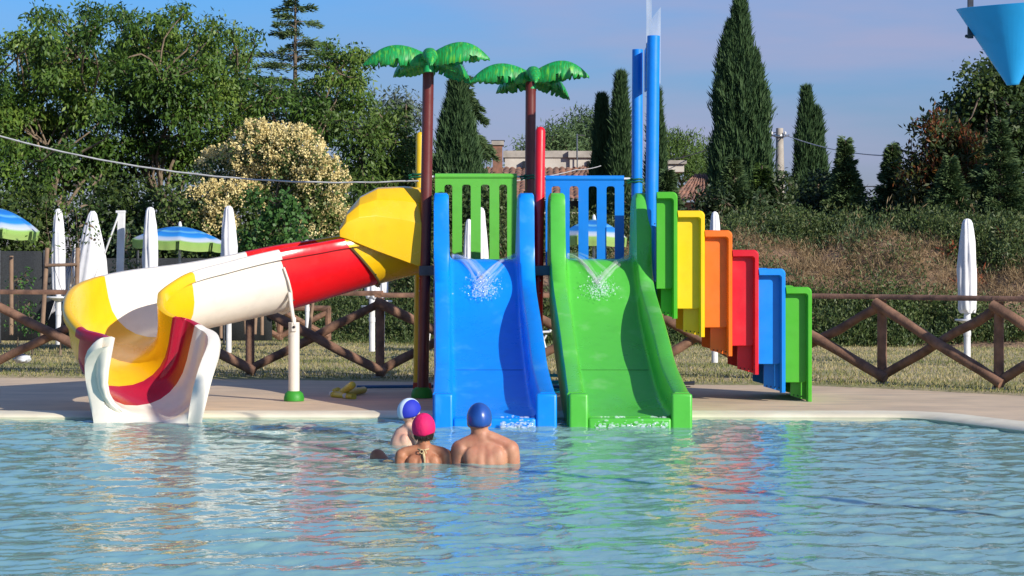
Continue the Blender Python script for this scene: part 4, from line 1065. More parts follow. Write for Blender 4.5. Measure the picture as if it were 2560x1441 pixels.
def back_fence():
    Y = 34.5; t = thing('wooden_fence', P(700, 850, Y), 'distant low wooden fence behind the lawn left of the bank', 'fence')
    for px in (575, 700, 820): MB().tube([P(px, 850, Y), P(px, 770, Y)], .05, 8).build('post', M['wood'], t)
    for px in (575, 700):
        MB().tube([P(px, 775, Y - .06), P(px + 122, 842, Y - .06)], .045, 8).build('brace', M['wood'], t); MB().tube([P(px, 842, Y), P(px + 120, 780, Y)], .045, 8).build('brace', M['wood'], t)
    MB().tube([P(570, 768, Y), P(826, 772, Y)], .045, 8).build('top_rail', M['wood'], t)
back_fence()
def lounger(px, Y, label, sx=1):
    b = P(px, 880, Y); t = thing('sun_lounger', b, label, 'sun lounger', 'blue sun loungers'); k = Y / F
    A = lambda x, y, d=0: P(px + x, y, Y + d)
    for d in (0, .55):
        mb = MB(); mb.tube([A(-60, 832, d), A(22, 830, d)], .016, 8); mb.tube([A(22, 830, d), A(52, 778, d)], .016, 8); mb.build('frame', M['white_metal'], t)
        for q in ((2, 832, 14, 878), (14, 838, 0, 862), (-50, 832, -56, 878)): MB().tube([A(q[0], q[1], d), A(q[2], q[3], d)], .013, 8).build('leg', M['white_metal'], t)
    mb = MB(); mb.loft([[A(x, y, 0), A(x, y, .55)] for x, y in ((-60, 829), (-20, 831), (20, 827), (38, 800), (52, 776))], closed=False); mb.build('sling', M['lounger_blue'], t, 60, solid=.01)
lounger(1352, 28.4, 'blue sun lounger with folding white legs seen between the two slides')
lounger(1125, 29.5, 'blue sun lounger hidden behind the blue slide')
bag = MB(); bag.ball(P(56, 897, 26.6), (.105, .07, .05), 14, 9); bg_ = bag.build('plastic_bag', M['bag'], None, 80); tag(bg_, 'crumpled white plastic bag lying on the lawn', 'bag')
me = bg_.data; rg = np.random.default_rng(2)
co = np.empty(len(me.vertices) * 3, 'f'); me.vertices.foreach_get('co', co); co += rg.normal(size=co.size).astype('f') * .009; me.vertices.foreach_set('co', co)

# ropes and cables
def cable(name, pts, r, label, m='cable', cat='cable', twist=False):
    out = []
    for (a, b, sag) in pts:
        for i in range(25):
            t = i / 24; q = Vector(a).lerp(Vector(b), t); q.z -= sag * 4 * t * (1 - t)
            if twist: q.z += .004 * math.sin(i * 3.1); q.y += .004 * math.cos(i * 3.1)
            out.append(q)
    o = MB().tube(out, r, 6).build(name, M[m], None, 80); return tag(o, label, cat)
cable('rope', [(P(-120, 305, 25.0), P(1046, 452, 23.14), .24)], .0095, 'white rope sagging from the left edge to the yellow post', twist=True, cat='rope')
cable('cable', [(P(1292, 452, 30), P(1440, 425, 40), .02), (P(1440, 425, 40), P(1502, 415, 44), .02)], .008, 'thin pale cable running past the roof into the slim cypresses', cat='cable')

cable('cable', [(P(1640, 405, 56), P(1775, 372, 58), .05)], .012, 'thin dark cable between the round pine and the large cypress', m='black')
# toys and tools on the deck
def pool_toy():
    Y = 22.1; a = P(870, 990, Y); t = thing('pool_cleaner_head', a, 'yellow plastic pool cleaner head with white wheels on the shaded deck', 'pool cleaner')
    zz = Z0 + .03
    def G(px, py, z): k = CH - z; y = k * F / (py - HY); return P(px, py, y)
    MB().tube([G(832, 987, .085), G(885, 992, .085)], .032, 12).build('roller', M['toy_yellow'], t)
    MB().tube([G(862, 984, .10), G(912, 975, .10)], .036, 12, round_end=True).build('float_arm', M['toy_yellow'], t)
    MB().tube([G(855, 982, .10), G(882, 962, .22)], .038, 12, round_end=True).build('float_arm', M['toy_yellow'], t)
    MB().tube([G(836, 978, .10), G(850, 974, .12)], .03, 10, round_end=True).build('float_arm', M['toy_yellow'], t)
    MB().box(G(850, 986, .09), (.16, .09, .05)).build('body', M['toy_yellow'], t, 30, .01)
    for px, py in ((863, 989), (851, 980), (829, 984)):
        c = G(px, py, .09) - Vector((0, .03, 0)); MB().lathe(c, [(.022, -.012), (.026, -.006), (.026, .006), (.010, .012)], 16, Matrix.Rotation(R(90), 3, 'X')).build('wheel', M['white_metal'], t)
pool_toy()
o = MB().tube([P(892, 968, GY(968, .09)), P(1100, 966, GY(966, .09)), P(1700, 968, GY(966, .09))], .018, 8).build('telescopic_pole', M['pole_blue'], None); tag(o, 'long dark blue pool pole lying across the deck behind the slides', 'pole')
mb = MB(); c = P(1395, 985, 22.3); pts = [Vector((c.x + .16 * math.cos(a * .35) * (1 + .03 * a), 22.3 + .22 * math.sin(a * .35), Z0 + .02 + .0045 * a)) for a in range(44)]
mb.tube(pts, .017, 8); o = mb.build('hose', M['hose'], None); tag(o, 'coiled turquoise hose on the deck between the two slides', 'hose')
o = MB().tube([P(1033, 972, 22.9) + Vector((0, 0, .01)), P(1078, 972, 22.9) + Vector((0, 0, .01))], .055, 14).build('float_drum', mat('float_orange', (.45, .06, .02), rough=.5), None); tag(o, 'small dark orange float behind the foot of the brown trunk post', 'float')
mb = MB(); mb.loft([[Vector((1.78, 23.9, .085)), Vector((2.0, 23.9, .085)), Vector((2.02, 24.1, .085)), Vector((1.76, 24.1, .085))], [Vector((1.78, 23.9, .10)), Vector((2.0, 23.9, .105)), Vector((2.02, 24.1, .12)), Vector((1.76, 24.1, .10))]])
o = mb.build('rubber_mat', M['black'], None, 30); tag(o, 'small black mat on the deck edge right of the green slide', 'mat')

# tipping bucket, upper right
def bucket():
    Y = 14.0; k = Y / F; c = P(2532, 213, Y); t = thing('tipping_bucket', c, 'blue cone shaped water bucket hanging in the top right corner', 'bucket')
    rot = Matrix.Rotation(R(-4), 3, 'Y') @ Matrix.Rotation(R(4), 3, 'X')
    H = .50; Rm = .325
    MB().lathe(c, [(.035, .0), (.040, .002), (.045, .015), (Rm, H), (Rm + .006, H + .01), (Rm - .008, H + .012), (Rm - .012, H - .004), (.036, .03), (.002, .03)], 48, rot).build('cone', M['bucket'], t, 50)
    ax = c + rot @ Vector((0, 0, .325))
    xb = P(2425, 90, Y)
    MB().tube([P(2413, 91, Y), ax - Vector((.20, 0, 0))], .0065, 8).build('pivot_pin', M['dark_steel'], t)
    MB().ball(P(2416, 91, Y), .011, 10, 8).build('pin_knob', M['dark_steel'], t)
    MB().box2(P(2420, 96, Y - .012), P(2432, -260, Y + .012)).build('hanger', M['dark_steel'], t, 30, .002)
    xr = c.x + .5
    MB().box2(Vector((xr, Y - .012, xb.z - .02)), Vector((xr + .03, Y + .012, P(0, -260, Y).z))).build('hanger', M['dark_steel'], t, 30, .002)
    MB().tube([ax + Vector((.20, 0, 0)), Vector((xr + .04, Y, xb.z))], .0065, 8).build('pivot_pin', M['dark_steel'], t)
    zt = P(0, -260, Y).z
    MB().tube([P(2418, -260, Y) + Vector((0, 0, .03)), Vector((5.6, 9.8, zt + .03)), Vector((5.6, 9.8, -.6))], .045, 14).build('support_arm', M['post_blue'], t)
bucket()

# utility pole and wires
def util():
    Y = 52.0; t = thing('utility_pole', P(1950, 600, Y), 'pale concrete utility pole behind the hedge, right of the large cypress', 'utility pole')
    MB().tube([P(1951, 640, Y), P(1949, 321, Y)], [.15, .085], 16).build('pole', M['concrete'], t, 50)
    b = MB(); c = P(1949, 338, Y)
    b.tube([c + Vector((-.22, -.05, .0)), c + Vector((-.1, -.12, -.05)), c + Vector((.1, -.12, -.05)), c + Vector((.22, -.05, .0))], .015, 6); b.lathe(c + Vector((0, 0, -.06)), [(.10, 0), (.105, .03), (.10, .06)], 14)
    b.tube([c + Vector((-.1, -.1, .06)), c + Vector((-.25, -.05, .02))], .012, 6); b.build('bracket', M['steel'], t, 50)
    for dx in (-.2, .12): MB().lathe(c + Vector((dx, -.1, .0)), [(.01, 0), (.03, .02), (.03, .06), (.01, .08)], 10).build('insulator', M['white_metal'], t)
util()
cable('power_line', [(P(1955, 335, 52), P(2230, 390, 47), .12)], .013, 'white overhead line from the utility pole to the young conifer at its right')
cable('power_line', [(P(1945, 336, 52), P(1900, 342, 53), .02)], .018, 'short overhead line from the utility pole into the large cypress')
cable('power_line', [(P(2080, 468, 60), P(2290, 461, 60), .02)], .015, 'dark overhead line low between the two young conifers', m='black')

# ---------------------------------------------------------------- houses
def tiles(mb, a, b, c, d, nu, nv, amp=.045):
    """roof from eave a-b up to ridge d-c, with barrel rows and course steps"""
    a, b, c, d = map(Vector, (a, b, c, d)); up = (b - a).cross(d - a).normalized()
    if up.z < 0: up = -up
    rows = []
    for j in range(nv * 2 + 1):
        v = (j // 2 + (j % 2) * .96) / nv; v = min(v, 1); st = .03 * (1 - (j % 2))
        row = []
        for i in range(nu * 6 + 1):
            u = i / (nu * 6); p = (a.lerp(b, u)).lerp(d.lerp(c, u), v); row.append(p + up * (amp * abs(math.sin(math.pi * u * nu)) + st + .01 * math.sin(i * .37 + j)))
        rows.append(row)
    mb.loft(rows, closed=False)
def house():
    Y0 = 56.0; t = thing('house', P(1380, 620, Y0), 'low house with old tiled roof and pale parapet behind the slotted panels', 'house')
    A = lambda x, y, Y=Y0: P(x, y, Y)
    zt = A(0, 500).z
    MB().box2(Vector((A(1150, 0).x, Y0 + .5, 0)), Vector((A(1560, 0).x, Y0 + 7, zt - .05))).build('wall', M['pink_plaster'], t, 30)
    r = MB(); tiles(r, A(1120, 500), A(1505, 503), P(1490, 424, 60), P(1150, 424, 60), 22, 11); rf = r.build('roof', M['tile'], t, 50)
    r = MB(); tiles(r, P(1425, 446, 57.8), P(1530, 446, 57.8), P(1500, 420, 60), P(1455, 420, 60), 7, 4); r.build('roof', M['tile'], t, 50)
    p = MB(); p.box2(P(1262, 435, 60.1), P(1424, 394, 63)); pw = p.build('parapet', M['plaster'], t, 30)
    MB().box2(P(1258, 394, 60.05), P(1427, 390, 63.1)).build('coping_slab', M['concrete'], pw)
    MB().box2(P(1424.5, 425, 60.0), P(1480, 394, 62.9)).build('parapet', M['plaster'], t, 30)
    MB().box2(P(1421, 394, 59.9), P(1483, 390.5, 62.9)).build('coping_slab', M['concrete'], pw)
    for x0, x1, y0, y1 in ((1307, 1313, 404, 420), (1467, 1474, 404, 418)): MB().box2(P(x0, y1, 59.93), P(x1, y0, 60.2)).build('window', M['glass_dark'], t)
    for x0, x1 in ((1418, 1452), (1360, 1390)): 
        f = MB().box2(P(x0, 530, Y0 + .42), P(x1, 503, Y0 + .6)).build('window', M['glass_dark'], t); MB().box2(P(x0 - 3, 536, Y0 + .36), P(x1 + 3, 531, Y0 + .44)).build('sill', M['plaster'], f)
    c = MB(); c.box2(P(1232, 440, 57.8), P(1256, 362, 58.6)); ch = c.build('chimney', M['brick'], rf, 30)
    MB().box2(P(1229, 363, 57.75), P(1260, 357, 58.65)).build('chimney_cap', M['concrete'], ch)
    MB().box(P(1245, 353, 58.2), (.36, .4, .03)).build('chimney_cap', M['black'], ch)
    an = MB(); an.tube([P(1443, 420, 59.9), P(1443, 335, 59.9)], .018, 6); an.tube([P(1443, 338, 59.9), P(1462, 339, 59.8)], .012, 6); an.build('antenna', M['steel'], t)
house()
def house2():
    t = thing('house', P(1740, 620, 54), 'small tiled roof half hidden left of the large cypress', 'house')
    MB().box2(P(1695, 620, 54.6), P(1790, 512, 57)).build('wall', M['pink_plaster'], t)
    r = MB(); tiles(r, P(1672, 506, 54), P(1792, 508, 54), P(1768, 440, 56.5), P(1735, 440, 56.5), 9, 9); rf = r.build('roof', M['tile'], t, 50)
    MB().box2(P(1671, 430, 58), P(1703, 410, 59)).build('chimney', M['plaster'], rf); MB().box2(P(1667, 410, 57.9), P(1708, 406, 59.1)).build('chimney_cap', M['concrete'], rf)
house2()
def shed():
    t = thing('shed', P(2215, 600, 50), 'dark old tiled shed roof behind the bank between bushes', 'shed')
    MB().box2(P(2180, 600, 50.3), P(2275, 545, 52)).build('wall', M['pink_plaster'], t)
    r = MB(); tiles(r, P(2165, 560, 50), P(2290, 562, 50), P(2280, 508, 52), P(2195, 508, 52), 10, 7); r.build('roof', M['tile'], t, 50)
shed()
# ---------------------------------------------------------------- trees and bushes
# big leafy trees on the left
bush('walnut_tree', [(60, 250, 80, 80), (150, 180, 75, 60), (110, 90, 40, 45), (235, 75, 30, 38), (205, 140, 50, 40), (30, 330, 80, 70), (130, 330, 95, 80), (230, 250, 80, 70), (50, 440, 90, 70), (170, 440, 90, 60), (250, 360, 70, 70), (-40, 260, 70, 110), (55, 130, 36, 24)],
     (120, 700), 46, 'broad leafy walnut tree nearest the left edge, above the striped parasol', 'tree', 'walnut', 101, sat=3, density=36, per=46, ll=.13, lw=.050, crad=.16, r0=.13, dy=1.3, twigs=130, droop=.7, bark='pale_bark')
bush('walnut_tree', [(330, 80, 40, 42), (370, 130, 50, 45), (430, 85, 40, 46), (400, 200, 90, 70), (480, 160, 45, 50), (320, 240, 70, 70), (470, 270, 80, 80), (360, 330, 90, 80), (520, 110, 30, 40), (440, 400, 90, 60), (300, 430, 80, 60), (540, 230, 50, 60), (300, 170, 40, 40)],
     (400, 700), 47.5, 'leafy walnut tree in the middle of the left group with pale bare limbs', 'tree', 'walnut', 102, sat=3, density=36, per=46, ll=.13, lw=.050, crad=.16, r0=.13, dy=1.3, twigs=130, droop=.7, bark='pale_bark')
bush('walnut_tree', [(600, 130, 40, 40), (590, 200, 60, 60), (670, 250, 66, 52), (780, 290, 70, 55), (640, 290, 80, 60), (840, 180, 55, 55), (885, 165, 30, 26), (800, 320, 80, 60), (900, 240, 30, 34), (560, 320, 60, 60), (850, 290, 60, 50)],
     (720, 700), 49, 'looser walnut tree above the flowering bush', 'tree', 'walnut', 103, sat=3, density=28, per=42, ll=.125, lw=.046, crad=.155, r0=.12, dy=1.3, twigs=170, droop=.7, bark='pale_bark')
bush('leafy_tree', [(900, 350, 70, 60), (960, 320, 50, 40), (980, 400, 70, 60), (880, 440, 60, 50), (1020, 440, 46, 60), (940, 480, 70, 50), (930, 560, 60, 60), (1000, 540, 50, 60)],
     (950, 700), 46, 'light green leafy tree behind the yellow hood', 'tree', 'walnut_y', 104, sat=2, density=60, per=30, ll=.13, lw=.042, crad=.17, r0=.13, dy=.8, twigs=120, droop=.6, bark='pale_bark')
bush('grey_tree', [(930, 275, 30, 34), (985, 265, 36, 44), (1030, 290, 30, 30), (960, 320, 50, 40), (915, 320, 30, 40)], (970, 700), 58, 'small grey green tree far behind the yellow post', 'tree', 'greyleaf', 105, density=60, per=26, ll=.14, lw=.05, crad=.2, r0=.10, dy=.6)
# dark understory behind the umbrellas, one hedge after another
for i, (spec, bx, lab) in enumerate((([(-20, 560, 110, 90), (90, 560, 90, 100), (60, 660, 120, 80), (-60, 690, 90, 80)], 30, 'dark dense shrub behind the dark net at the left edge'),
        ([(250, 560, 90, 110), (330, 520, 80, 90), (290, 660, 110, 80), (380, 620, 80, 90)], 300, 'dark dense shrub behind the bare white mast and walnut trees'),
        ([(480, 560, 80, 110), (520, 660, 110, 90), (430, 690, 80, 80), (620, 700, 90, 70)], 500, 'dark dense shrub under the striped parasol'),
        ([(820, 600, 90, 100), (760, 700, 110, 80), (900, 670, 90, 90), (1000, 640, 90, 110)], 850, 'dark dense shrub behind the red trough'),
        ([(1080, 560, 90, 130), (1160, 620, 90, 110), (1240, 580, 60, 120), (1120, 700, 110, 80), (1260, 640, 60, 100)], 1150, 'dark dense shrub behind the green slotted panel'))):
    bush('shrub', spec, (bx, 800), 42.5 + .4 * i, lab, 'shrub', 'darkbroad' if i < 4 else 'scrub', 120 + i, density=55, per=30, ll=.11, lw=.055, crad=.15, r0=.05, dy=.7, twigs=20)
# flowering bush
def flowering():
    rg = np.random.default_rng(77); Y = 40; base = P(670, 800, Y)
    spec = [(650, 390, 68, 62), (735, 400, 66, 66), (560, 440, 62, 56), (800, 470, 60, 64), (690, 470, 80, 60), (520, 520, 60, 52), (600, 540, 80, 70), (760, 560, 90, 70), (700, 620, 90, 60), (580, 620, 70, 60), (500, 590, 40, 50), (830, 560, 40, 60), (640, 345, 34, 26), (725, 348, 30, 26), (800, 420, 30, 36)]
    t = thing('flowering_shrub', base, 'large shrub covered in cream blossom behind the cream slide', 'shrub')
    lobes = plobes(spec, Y, rg, .35)
    o, C = broad_crown('crown', lobes, M['privet'], t, 75, 22, .13, .10, .05, .1, 78, .3)
    limbs('trunk', base, lobes, None, M['bark'], t, .10, 79)
    # blossom heads sit on the upper outer side of the lobes
    CC, DD = [], []
    for li, (c, r) in enumerate(lobes):
        n = int(210 * (r[0] * r[2] + r[0] * r[1])); u = unit(rg.normal(size=(n, 3)) + np.array([.25, -.5, .45])); py = HY - (c[2] + r[2] * u[:, 2] - CH) * F / Y
        keep = rg.random(n) < np.clip((690 - py) / 230, .10, .92)
        pxx = 1280 + (c[0] + r[0] * u[:, 0]) * F / Y; keep &= ~((pxx > 600) & (pxx < 790) & (py > 500) & (rg.random(n) < .8))
        CC.append((np.array(c) + u * np.array(r) * 1.0)[keep]); DD.append(u[keep])
    C2 = np.concatenate(CC); D2 = np.concatenate(DD); n = len(C2); per = 34
    h = rg.random(n * per); ax = np.repeat(unit(D2 * .7 + np.array([0, -.1, .8])), per, 0)
    pos = np.repeat(C2, per, 0) + ax * (h * .22 - .03)[:, None] + rg.normal(size=(n * per, 3)) * (.062 * (1.1 - h))[:, None]
    d = unit(ax + rg.normal(size=(n * per, 3)) * .9); rn = np.repeat(rg.random(n), per) * .5 + rg.random(n * per) * .5
    b = leaf_mesh('blossoms', pos, d, .045, .034, rn, M['blossom'], t, 80); b['kind'] = 'stuff'
flowering()
bush('shrub', [(700, 520, 60, 50), (660, 600, 60, 60), (740, 600, 50, 60), (690, 680, 70, 50), (640, 480, 26, 26)], (690, 820), 37.8, 'green ivy leaved shrub in front of the flowering shrub', 'shrub', 'ivy', 130, density=60, per=22, ll=.085, lw=.065, crad=.10, r0=.03, dy=.3)
bush('shrub', [(420, 500, 46, 40), (440, 560, 46, 46), (400, 610, 50, 46), (470, 640, 46, 40)], (430, 800), 39.5, 'small green shrub left of the flowering shrub', 'shrub', 'privet', 131, density=50, per=22, ll=.09, lw=.05, crad=.12, r0=.03, dy=.3)
# conifers and cypresses
conifer(738, -60, 560, 560, 52, 'tall ragged fir standing above the walnut trees', 201, 'cedar', tiers=20, droop=.02, ragged=.75, leafn=260, name='fir_tree')
conifer(1165, 190, 700, 420, 50, 'drooping cedar behind the cypress in the left middle', 202, 'cedar', tiers=24, droop=.40, ragged=.35, leafn=260, name='cedar_tree')
cypress(1143, 185, 760, 128, 45, 'dense dark cypress behind the green slotted panel', 203, n=20000, cone=False)
conifer(1015, 260, 740, 190, 47, 'drooping cedar just right of the grey tree', 204, 'cedar', tiers=20, droop=.40, ragged=.3, leafn=120, name='cedar_tree')
cypress(1505, 255, 640, 66, 50, 'left one of two slim cypresses left of the blue posts', 205, n=13000, group='slim cypresses left of the blue posts')
cypress(1551, 200, 640, 66, 49.5, 'right and taller one of two slim cypresses left of the blue posts', 206, n=15000, group='slim cypresses left of the blue posts')
cypress(1640, 240, 660, 56, 50.5, 'slim cypress right behind the tallest blue post', 207, n=13000)
cypress(1846, -8, 640, 156, 46, 'largest cypress, twin topped, left of the utility pole', 208, n=40000, tips=((-.24, .88), (.06, 1.0), (.46, .77), (-.02, .7)), cone=False)
cypress(2027, 236, 600, 96, 54, 'smaller twin topped cypress right of the utility pole', 209, n=24000, tips=((-.22, 1.0), (.26, .86), (-.3, .72)))
for i, (px, top, w_, Y, lab) in enumerate(((1385, 325, 190, 66, 'dark pine behind the house, right of the red post'), (1455, 285, 190, 68, 'tall dark cedar behind the roof antenna'))):
    rg = np.random.default_rng(i)
    bush('pine_tree', [(px - 40, top + 60, 46, 34), (px + 10, top + 24, 52, 30), (px + 50, top + 60, 46, 40), (px - 10, top + 80, 66, 34), (px + 20, top + 120, 60, 40)], (px, 640), Y, lab, 'tree', 'cedar', 210 + i, density=60, per=30, ll=.15, lw=.04, crad=.26, r0=.16, dy=.8, droop=.1)
bush('pine_tree', [(1668, 362, 34, 26), (1706, 358, 32, 24), (1730, 395, 36, 34), (1690, 410, 50, 40), (1740, 440, 30, 34)], (1700, 640), 64, 'rounded light green pine right of the blue posts', 'tree', 'pine', 214, density=80, per=30, ll=.15, lw=.03, crad=.2, r0=.14, dy=.7, droop=-.5)
bush('pine_tree', [(1768, 372, 20, 22), (1764, 420, 24, 36), (1775, 470, 26, 30)], (1768, 640), 66, 'small pine squeezed between the round pine and the large cypress', 'tree', 'pine', 215, density=80, per=28, ll=.16, lw=.03, crad=.2, r0=.1, dy=.4, droop=-.5)
# juniper and conifer hedge along the bank top, right side
for i, (px, top, base, w_, Y, m_, lab) in enumerate((
        (1668, 430, 640, 130, 43, 'cedar', 'young conifer behind the top green step'), (1835, 400, 640, 170, 41.5, 'cedar', 'bushy young conifer at the foot of the large cypress'),
        (1905, 415, 640, 150, 42.5, 'pine', 'bushy young conifer left of the utility pole foot'), (2113, 352, 620, 120, 42, 'cedar', 'young open conifer right of the twin cypress'),
        (2230, 365, 620, 104, 42.5, 'cedar', 'young thin conifer left of the red tipped bush'), (2375, 400, 640, 170, 40, 'cedar', 'young conifer in front of the red tipped bush'),
        (2500, 300, 640, 210, 40, 'cedar', 'large blueish conifer at the right edge under the bucket'), (1682, 500, 640, 70, 42, 'cedar', 'low conifer left of the small tiled roof'))):
    conifer(px, top, base, w_, Y, lab, 230 + i, m_, tiers=30, droop=-.15, ragged=.4, leafn=170, name='young_conifer')
for i, (spec, bx, Y, m_, lab) in enumerate((
        ([(1790, 560, 60, 60), (1850, 540, 70, 60), (1830, 610, 80, 40)], 1820, 41, 'darkscrub', 'dark bush behind the orange step'),
        ([(1950, 500, 60, 50), (1920, 570, 70, 60), (1985, 570, 60, 50)], 1950, 42, 'darkscrub', 'dark bush at the foot of the utility pole'),
        ([(2040, 500, 70, 46), (2020, 550, 80, 50), (2100, 540, 60, 46), (2160, 560, 40, 40)], 2060, 43, 'darkscrub', 'deep green bush under the twin cypress'),
        ([(1590, 560, 60, 60), (1540, 600, 60, 50), (1660, 590, 50, 60)], 1590, 41.5, 'darkscrub', 'dark bush seen beyond the blue slotted panel'),
        ([(1400, 650, 80, 40), (1320, 640, 60, 50), (1480, 650, 60, 40)], 1400, 40.5, 'scrub', 'low bush on the bank behind the red post'),
        ([(2200, 560, 50, 30), (2240, 580, 60, 30)], 2220, 41.5, 'darkscrub', 'low bush before the shed roof'),
        ([(1900, 625, 30, 22), (1940, 620, 22, 24)], 1915, 38.6, 'olive', 'pale loose bush on the bank edge above the red step'),
        ([(2090, 610, 34, 22), (2130, 615, 26, 18)], 2105, 38.4, 'olive', 'pale loose bush on the bank edge below the thin conifer gap'),
        ([(2300, 612, 40, 22), (2350, 618, 30, 18)], 2320, 38.4, 'scrub', 'green bush on the bank edge left of the lone umbrella'),
        ([(2500, 590, 50, 30), (2550, 610, 40, 30), (2455, 600, 30, 22)], 2500, 37.5, 'scrub', 'green bush on the bank edge right of the lone umbrella'))):
    bush('bush', spec, (bx, 670), Y, lab, 'bush', m_, 250 + i, sat=2, density=75, per=28, ll=.09, lw=.045, crad=.13, r0=.03, dy=.4)
t, lobes, C = bush('red_tipped_bush', [(2335, 335, 50, 44), (2380, 350, 50, 44), (2410, 400, 70, 56), (2440, 560, 90, 60), (2400, 390, 60, 50), (2300, 410, 56, 50), (2290, 490, 50, 60), (2360, 470, 80, 70), (2440, 440, 50, 60), (2340, 560, 90, 60)], (2350, 660), 41, 'red tipped bush between the young conifers at the right', 'bush', 'photinia', 260, density=80, per=24, ll=.12, lw=.045, crad=.13, r0=.05, dy=.35, droop=-.3)
rg = np.random.default_rng(5); D_ = C[rg.random(len(C)) < .5]; py = HY - (D_[:, 2] - CH) * F / 41; D_ = D_[(py < 470) & (rg.random(len(D_)) < .9)]
n = len(D_) * 12; pos = np.repeat(D_, 12, 0) + rg.normal(size=(n, 3)) * .07 + np.array([0, -.1, .05]); leaf_mesh('red_leaves', pos, unit(rg.normal(size=(n, 3)) * .6 + np.array([0, -.2, .9])), .12, .04, rg.random(n), M['photinia_tip'], t, 6)
bush('broadleaf_tree', [(2400, 330, 50, 50), (2430, 460, 60, 60), (2470, 220, 60, 50), (2530, 200, 70, 60), (2590, 260, 80, 90), (2430, 290, 50, 40), (2490, 320, 80, 70), (2570, 380, 90, 80), (2440, 380, 60, 60), (2520, 470, 90, 80), (2600, 160, 60, 60), (2410, 270, 24, 20)],
     (2540, 660), 44, 'dark broadleaved tree with yellow clumps behind the blue bucket', 'tree', 'darkbroad', 270, sat=2, density=70, per=28, ll=.115, lw=.075, crad=.17, r0=.18, dy=.7, droop=.4)
# far band of trees so the horizon closes
for i, (px, top, w_) in enumerate(((2140, 500, 90), (2200, 498, 60), (1560, 470, 120), (1300, 420, 100), (1010, 380, 120), (1640, 470, 120), (2300, 480, 120), (1870, 470, 140))):
    bush('far_tree', [(px - w_ * .3, top + 40, w_ * .4, 36), (px + w_ * .25, top + 36, w_ * .4, 34), (px, top + 80, w_ * .7, 50), (px, top + 24, w_ * .3, 24)], (px, 645), 78 + i, 'pale green tree far off behind the gap ' + ['right of the twin cypress', 'beside the thin young conifer', 'between the slim cypresses', 'left of the red post', 'behind the light green tree', 'behind the tallest blue post', 'behind the red tipped bush', 'behind the large cypress'][i], 'tree', 'pine', 300 + i, density=14, per=26, ll=.24, lw=.09, crad=.34, r0=.15, dy=1, twigs=5)

# ---------------------------------------------------------------- weeds on the bank
def th_(x, y): return terrain_h(np.asarray(x, float), np.asarray(y, float))
def weeds(name, n, per, m_, ll, lw, seed, label, cond, spread=.10, up=1.0, hgt=.2, depth=(34.3, 42.5)):
    rg = np.random.default_rng(seed); x = rg.uniform(-9.5, 10.5, n * 4); y = rg.uniform(*depth, n * 4); k = cond(x, y, rg); x, y = x[k][:n], y[k][:n]; n = len(x)
    z = th_(x, y); h = rg.random(n * per)
    pos = np.repeat(np.stack([x, y, z], 1), per, 0) + rg.normal(size=(n * per, 3)) * np.array([spread, spread, .02]); pos[:, 2] += h * hgt * np.repeat(.3 + 1.9 * rg.random(n) ** 2.5, per) - .02
    d = unit(rg.normal(size=(n * per, 3)) * .7 + np.array([0, -.15, up])); rn = np.repeat(rg.random(n), per) * .55 + rg.random(n * per) * .45
    o = leaf_mesh(name, pos, d, ll * (.5 + rg.random(n * per)), lw, rn, M[m_], None, seed); tag(o, label, name.replace('_', ' '), kind='stuff')
def ft(x): 
    s = 1 / (1 + np.exp(-(x + 2.2) * 1.1)); return 37.2 - 2.2 * s - .25 * np.maximum(x - 3, 0)
def pn(x, y, s): return np.sin(x * 1.3 + s) * np.sin(y * 1.7 + s * 2) + .6 * np.sin(x * 3.1 + y * 2.3 + s * 3) + .4 * np.sin(x * 6.3 - y * 5 + s)
earth = lambda x, y: (x > 1.5) & (y > ft(x) + 1.4) & (y < ft(x) + 3.2)
weeds('bank_weeds', 19000, 30, 'scrub', .065, .026, 401, 'green weeds covering the earth bank behind the lawn', lambda x, y, r: (y > ft(x) + .1) & (y < ft(x) + 4.2) & (~(earth(x, y) & (pn(x, y, 1) > -.9)) | (r.random(len(x)) < .05)) & (pn(x, y, 4) > -.45), .12, .7, .27)
weeds('dry_grass', 6500, 22, 'dry', .13, .008, 402, 'straw coloured dry grass hanging on the upper bank', lambda x, y, r: earth(x, y) & (pn(x, y, 1) > -.9), .07, .6, .06)
weeds('dry_stalks', 500, 22, 'dry', .11, .014, 403, 'dry oat stalks standing along the top of the bank', lambda x, y, r: (x > 1.8) & (y > ft(x) + 3.0) & (y < ft(x) + 4.4) & (pn(x, y, 2) > -.2), .05, 1.4, .34)
weeds('bank_top_weeds', 1500, 26, 'olive', .075, .016, 404, 'pale green weeds standing along the top of the bank', lambda x, y, r: (x > -.5) & (y > ft(x) + 2.9) & (y < ft(x) + 4.6), .08, 1.2, .22)
weeds('rust_weeds', 260, 26, 'rust', .12, .03, 405, 'patch of rust coloured weeds on the bank at the right', lambda x, y, r: ((x - 7.6 - (y - 36.5) * .3) ** 2 / .5 + (y - 36.3) ** 2 / 1.6 < 1) , .09, .6, .14)
weeds('olive_weeds', 3200, 26, 'olive', .07, .020, 407, 'pale olive weeds in patches over the lower bank', lambda x, y, r: (y > ft(x) + .2) & (y < ft(x) + 3) & (pn(x, y, 6) > .35), .10, .9, .26)
weeds('straw_tufts', 1500, 22, 'dry', .10, .010, 408, 'thin straw tufts scattered through the lower bank weeds', lambda x, y, r: (y > ft(x) + .2) & (y < ft(x) + 2.6) & (pn(x, y, 9) > .15), .07, .9, .22)
weeds('lawn_edge_weeds', 1500, 20, 'scrub', .08, .02, 406, 'low weeds where the lawn meets the bank', lambda x, y, r: (y > ft(x) - .5) & (y < ft(x) + .3), .12, .8, .08)
